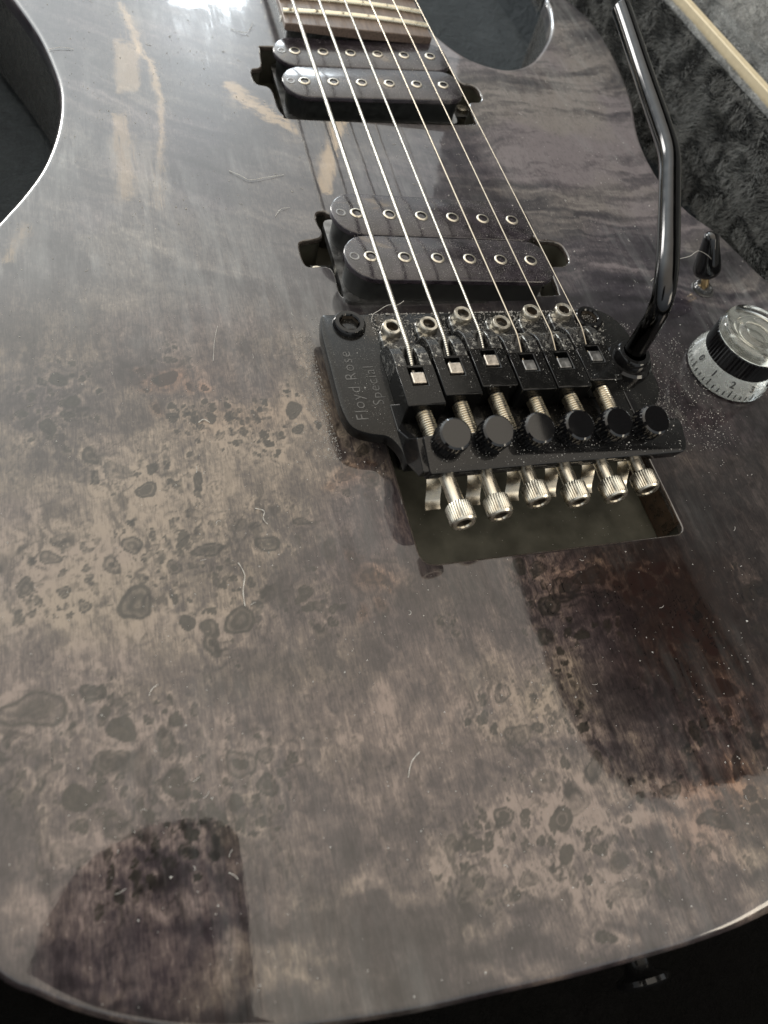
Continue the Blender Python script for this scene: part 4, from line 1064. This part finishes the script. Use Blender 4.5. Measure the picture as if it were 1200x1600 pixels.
# the open lid, hinged along the far edge and leaning back
def lid(z_lo, z_hi, dx, name, mat):
    bm = bmesh.new(); rows_ = []
    NY, NZ = 120, 100
    for j in range(NZ + 1):
        t = j / NZ; row = []
        for i in range(NY + 1):
            y = -LID_END + (420 + LID_END) * i / NY; z = 18 + t * LID_H
            # round the tail corner of the lid
            x = LID_X0 + (LID_X1 - LID_X0) * t - .06 * (y - 100) * (1 - t) * .6
            nz = vnoise(np.array([y / 9.]), np.array([z / 9.]), 5)[0] * 2.2 + vnoise(np.array([y / 3.]), np.array([z / 3.]), 6)[0] * .9
            row.append((x - nz + dx, y, z))
        rows_.append(row)
    RC = 120
    V = {}
    def vert_(j, i):
        x, y, z = rows_[j][i]; k = (j, i)
        if k not in V: V[k] = bm.verts.new((x, y, z))
        return V[k]
    for j in range(NZ):
        for i in range(NY):
            y, z = rows_[j][i][1] + LID_END, rows_[j][i][2] - 18
            if y < RC and z > LID_H - RC and (RC - y) ** 2 + (z - LID_H + RC) ** 2 > RC ** 2: continue
            if not (z_lo <= rows_[j][i][2] < z_hi): continue
            bm.faces.new((vert_(j, i), vert_(j, i + 1), vert_(j + 1, i + 1), vert_(j + 1, i)))
    o = add_obj(name, bm, mat, C_, CO, smooth=180)
    sm_ = o.modifiers.new('thickness', 'SOLIDIFY'); sm_.thickness = 14 * MM; sm_.offset = 1
    return o
LID_END, LID_H, LID_X0, LID_X1 = 118, 385, 170, 214
lid(0, 178, 0, 'lid_side_lining', M['plush_lid'])
lid(174, 999, -2.5, 'lid_lining', M['plush'])

def pile(name, mat, n, sampler, length, width, seed):
    r = np.random.default_rng(seed); P, N = sampler(r, n)
    u = vnoise(P[:, 1] / 9 + 50, P[:, 2] / 9 + P[:, 0] / 9, seed) * 9.0; v_ = vnoise(P[:, 1] / 7 + 9, P[:, 2] / 7 + P[:, 0] / 7, seed + 1)
    t1 = np.cross(N, np.array([0, 1., .01])); t1 /= np.linalg.norm(t1, axis=1)[:, None]; t2 = np.cross(N, t1)
    a = u + r.normal(0, .5, n); lay = .35 + .9 * v_ + r.normal(0, .15, n)
    d = N + (t1 * np.cos(a)[:, None] + t2 * np.sin(a)[:, None]) * lay[:, None]; d /= np.linalg.norm(d, axis=1)[:, None]
    s_ = np.cross(d, r.normal(0, 1, (n, 3))); s_ /= np.linalg.norm(s_, axis=1)[:, None]
    L = length * r.uniform(.6, 1.25, n)[:, None]; w_ = width * r.uniform(.7, 1.3, n)[:, None]
    m1 = P + d * L * .55 + N * L * .08; tip = P + d * L + (t2 * .2 - np.array([0, 0, .15])) * L
    V_ = np.stack([P - s_ * w_, P + s_ * w_, m1 - s_ * w_ * .7, m1 + s_ * w_ * .7, tip], 1).reshape(-1, 3)
    k = np.arange(n) * 5
    F_ = np.concatenate([np.stack([k, k + 1, k + 3], 1), np.stack([k, k + 3, k + 2], 1), np.stack([k + 2, k + 3, k + 4], 1)])
    me_ = bpy.data.meshes.new(name); me_.vertices.add(len(V_)); me_.vertices.foreach_set('co', (V_ * MM).astype(np.float32).ravel())
    me_.loops.add(len(F_) * 3); me_.loops.foreach_set('vertex_index', F_.astype(np.int32).ravel())
    me_.polygons.add(len(F_)); me_.polygons.foreach_set('loop_start', (np.arange(len(F_)) * 3).astype(np.int32)); me_.update(calc_edges=True)
    me_.materials.append(mat); o = mesh_obj(name, me_, C_, CO); o['kind'] = 'stuff'; return o
def band_sampler(prof, y0_, y1_):
    cols = [np.array([(p.x, p.y, z_) for p in rim_off(o_)]) for o_, z_ in prof]
    def f(r, n):
        A = cols[0]; keep = [i for i in range(len(A) - 1) if A[i, 0] > 0 and y0_ < A[i, 1] < y1_]
        ii = np.array(keep)[r.integers(0, len(keep), n)]; s = r.random(n)[:, None]
        seg = np.array([np.linalg.norm(cols[k + 1][50] - cols[k][50]) for k in range(len(cols) - 1)]); cum = np.cumsum(seg) / seg.sum()
        t = r.random(n); kk = np.searchsorted(cum, t); lo = np.concatenate([[0], cum])[kk]; w_ = ((t - lo) / (cum[kk] - lo))[:, None]
        C = np.stack(cols); p0 = C[kk, ii] * (1 - s) + C[kk, ii + 1] * s; p1 = C[kk + 1, ii] * (1 - s) + C[kk + 1, ii + 1] * s
        P = p0 * (1 - w_) + p1 * w_; N = np.cross(C[kk, ii + 1] - C[kk, ii], p1 - p0); N /= np.linalg.norm(N, axis=1)[:, None]
        flip = np.where(N[:, 2] + (-N[:, 0] if True else 0) * .5 < 0, -1, 1)[:, None]
        return P, N * flip
    return f
pile('plush_pile', M['pile'], 60000, band_sampler([(-9 * S, -30), (-8.6 * S, -18), (-7.6 * S, -3), (-6.2 * S, 12), (-5.6 * S, 16)], 10, 330), 2.6, .075, 21)
pile('fleece_pile', M['pile_pale'], 26000, band_sampler([((10.6 + 5.2 * math.cos(a)) * S, 17.5 + 4.4 * math.sin(a)) for a in [math.pi * (1.0 - 1.0 * k / 8) for k in range(9)]], 80, 330), 1.6, .10, 22)
pile('welt_pile', M['pile_pale'], 7000, band_sampler([((-4.4 + 1.3 * math.cos(a)) * S, 16.2 + 1.3 * math.sin(a)) for a in [math.pi * (1.0 - .9 * k / 5) for k in range(6)]], 60, 330), .9, .07, 23)
def lid_sampler(r, n):
    y = r.uniform(60, 330, n); z = r.uniform(20, 130, n); t = (z - 18) / LID_H
    x = LID_X0 + (LID_X1 - LID_X0) * t - .06 * (y - 100) * (1 - t) * .6 - 1.4
    return np.stack([x, y, z], 1), np.tile(np.array([[-.993, 0, .115]]), (n, 1))
pile('lid_pile', M['pile_pale'], 45000, lid_sampler, 2.6, .08, 24)

# ------------------------------------------------------------------ the phone that is held above the guitar, mirrored in the lacquer
ph = empty('phone', CAM_P, 'dark phone held over the lower body, mirrored in the gloss lacquer', 'phone')
ph.matrix_world = CAM_R.transposed().to_4x4() 
ph.location = (CAM_P + Vector(CAM_R[2]) * 2.5) * MM
bm = bmesh.new(); prism(bm, round_poly([(-49.5, -86), (23.5, -86), (23.5, 66), (-8, 66), (-40, 44), (-49.5, 12)], [11, 11, 22, 34, 26, 26], 10), 0, 7.6, 1.2, 3)
add_obj('phone_shell', bm, M['phone'], ph, smooth=40)
bm = bmesh.new(); lathe(bm, [(5.2, 0), (5.2, -1.2), (4.6, -1.5), (4.0, -1.5)], 24); add_obj('lens_ring', bm, M['black_gloss'], ph, smooth=40)

# ------------------------------------------------------------------ dust and lint
def dust():
    r = np.random.default_rng(11)
    V, F = [], []
    base = np.array([(1, 0, -.3), (-.5, .87, -.3), (-.5, -.87, -.3), (0, 0, .9)])
    def add(p, s):
        q = base * s * r.uniform(.6, 1.3, (4, 1)); a = r.uniform(0, 6.28); c, s_ = math.cos(a), math.sin(a)
        q = np.stack([q[:, 0] * c - q[:, 1] * s_, q[:, 0] * s_ + q[:, 1] * c, q[:, 2]], 1) + p
        k = len(V); V.extend(q.tolist()); F.extend([(k, k + 1, k + 3), (k + 1, k + 2, k + 3), (k + 2, k, k + 3), (k, k + 2, k + 1)])
    n = 0
    while n < 2600:
        x, y = r.uniform(-125, 130), r.uniform(-155, 190)
        dens = .25 + .75 * float(vnoise(np.array([x / 12]), np.array([y / 12]), 77)[0] > .55)
        db = max(abs(x - 2) - 50, abs(y + 18) - 26, 0); dens = max(dens, math.exp(-db / 7) * 1.0)
        if r.random() > dens: continue
        pt = (np.array([x]), np.array([y]))
        if not inside(*pt, outline)[0] or any(inside(*pt, h)[0] for h in holes): continue
        add(np.array([x, y, .06]), min(.4, .075 + r.exponential(.06))); n += 1
    for _ in range(4600):                      # round the bridge, where it settles thickest
        a = r.uniform(0, 6.28); d = abs(r.normal(0, 3.2))
        e = r.integers(0, 4)
        x, y = [(-46 - d, r.uniform(-38, 5)), (50 + d, r.uniform(-38, 5)), (r.uniform(-46, 50), 4 + d), (r.uniform(42, 75), r.uniform(-45, 0))][e]
        pt = (np.array([x]), np.array([y]))
        if any(inside(*pt, h)[0] for h in holes): continue
        add(np.array([x, y, .06]), min(.3, .07 + r.exponential(.045)))
    for _ in range(60):
        add(np.array([r.uniform(-32, 40), r.uniform(-68, -48), -10.52]), .05 + r.exponential(.05))
    for _ in range(900):
        x, y = r.uniform(-44, 46), r.uniform(-36, 2.5)
        if float(vnoise(np.array([x / 4.]), np.array([y / 4.]), 91)[0]) < .5: continue
        add(np.array([x, y, PT + .05]), min(.28, .06 + r.exponential(.045)))
    for _ in range(2200):                      # thick along the front of the plate
        x, y = r.uniform(-31, 41), min(3.0, r.normal(-2, 4)); add(np.array([x, y, PT + .05]), .09 + r.exponential(.09))
    for i in range(6):
        for _ in range(90):
            y = r.uniform(-22, -9.5) if r.random() < .5 else r.uniform(-31, -9.5)
            l = y + 22 - OY[i]; zz = ZC[i] + .05 + (0 if l < 3.4 else -.25 if l < 7.5 else -.25 - (l - 7.5) * .75)
            s_ = r.choice([-1, 1]); add(np.array([XS[i] + s_ * r.uniform(2.3, 4.7), y, zz + .04]), .05 + r.exponential(.04))
    for _ in range(420):
        x, q = r.uniform(-30, 38.5), r.uniform(-4.5, 4); pz = RM @ Vector((x, q, 2.15)); add(np.array(pz), .06 + r.exponential(.05))
    for _ in range(350):
        x, y = r.uniform(-31, 31), r.uniform(15, 49); add(np.array([x, y, 9.75 - .0254 * x + .03]), .05 + r.exponential(.04))
    for _ in range(160):
        x, y = r.uniform(-31, 31), r.uniform(110, 143); add(np.array([x, y, 5.05 + .046 * x + .03]), .06 + r.exponential(.05))
    for _ in range(110):                       # short curled hairs
        x, y = r.uniform(-120, 100), r.uniform(-150, 170)
        pt = (np.array([x]), np.array([y]))
        if not inside(*pt, outline)[0] or any(inside(*pt, h)[0] for h in holes): continue
        a = r.uniform(0, 6.28); L = r.uniform(.25, .8); c = r.uniform(-1.2, 1.2); w_ = r.uniform(.035, .07); k0 = len(V)
        for q in range(6):
            for sx, sz in ((-1, 0), (1, 0), (0, 1.5)):
                V.append([x - sx * w_ * math.sin(a), y + sx * w_ * math.cos(a), .06 + sz * w_])
            if q:
                b0 = k0 + (q - 1) * 3
                for e in range(3): f = (e + 1) % 3; F.append((b0 + e, b0 + f, b0 + 3 + f, b0 + 3 + e))
            x += L / 2 * math.cos(a); y += L / 2 * math.sin(a); a += c * .6
    me_ = bpy.data.meshes.new('dust'); me_.from_pydata([tuple(c * MM for c in v) for v in V], [], F); me_.materials.append(M['dust'])
    o = mesh_obj('dust', me_); o['kind'] = 'stuff'; o['label'] = 'fine pale dust specks settled over the lacquer and bridge'; o['category'] = 'dust'
dust()
LINT = [
    ([(-58.3, 72.2), (-55.3, 69.9), (-52.6, 67.9), (-48, 69.1), (-41.3, 71.3)], .11, 'long white lint fibre bent in a shallow V, left of the strings'),
    ([(-75.7, -63.2), (-74.8, -66.5), (-75.7, -70.3), (-75.8, -73.8)], .12, 'wavy upright white fibre among the burl knots left of the tremolo recess'),
    ([(-45.8, -111.1), (-48.1, -112.8), (-49.5, -115.5)], .10, 'short curved fibre on the plain pale wood below the tremolo recess'),
    ([(-69.8, -49.7), (-67.9, -50.8), (-68.4, -52.8), (-67.6, -54.3)], .10, 'small hooked fibre above the wavy upright one'),
    ([(-79.5, -24), (-78.2, -23.3), (-76.8, -24.2)], .12, 'tiny S-shaped fibre beside reddish knots left of the bridge plate'),
    ([(-47.4, 51.6), (-45.3, 54.5), (-42.1, 55.8)], .09, 'short bent fibre just left of the bridge pickup corner'),
    ([(-46.3, 152.9), (-40.8, 150.9), (-37.2, 158.7)], .12, 'blurred hooked fibre near the end of the fingerboard'),
    ([(-108.6, 130), (-104.7, 131.7), (-100.8, 131.6)], .10, 'faint fibre at the far left edge by the waist cutaway'),
    ([(-97.2, -90), (-96.5, -88.8), (-95.3, -88)], .09, 'tiny straight fibre on the pale burl above the phone reflection'),
    ([(-86.6, -124.9), (-85.7, -125.6), (-85.1, -126.4)], .09, 'tiny fibre on the edge of the dark phone reflection'),
    ([(-73.4, -4.6), (-72.2, 2), (-70.6, 7.6)], .06, 'very thin upright fibre left of the bridge, above the reddish knots'),
]
for pts, r_, lab in LINT:
    bm = bmesh.new(); n_ = len(pts)
    p3 = [(x, y, .25 + (.25 if 0 < k < n_ - 1 else 0)) for k, (x, y) in enumerate(pts)]
    tube(bm, spline(p3, 5), [r_ * .62 * (1 + .35 * math.sin(q * 1.9)) for q in range((len(p3) - 1) * 5 + 1)], 6); o = add_obj('lint_fibre', bm, M['lint'], smooth=60); o['label'] = lab; o['category'] = 'lint fibre'; o['group'] = 'lint fibres on the guitar'
for pts, r_, lab in [([(-31.0, .2, 8.6), (-30.4, 1.6, 9.4), (-28.9, 2.4, 9.8), (-25.5, 4.4, 10), (-22.6, 4.8, 9.6), (-20, 6.9, 9)], .10, 'curly white fibre caught on the front edge of the bridge plate'),
                     ([(46.2, -4, 26), (49, -2, 28), (51.2, 1.5, 35), (56, 5, 32), (61.6, 9.5, 24), (67.3, 11.8, 20), (72.2, 12.9, 20), (76.7, 15.2, 20), (86, 18, 15), (93, 22, 9)], .09, 'long crinkled fibre hanging over the tremolo arm')]:
    bm = bmesh.new(); tube(bm, spline(pts, 5), r_ * .7, 6); o = add_obj('lint_fibre', bm, M['lint'], smooth=60); o['label'] = lab; o['category'] = 'lint fibre'; o['group'] = 'lint fibres on the guitar'
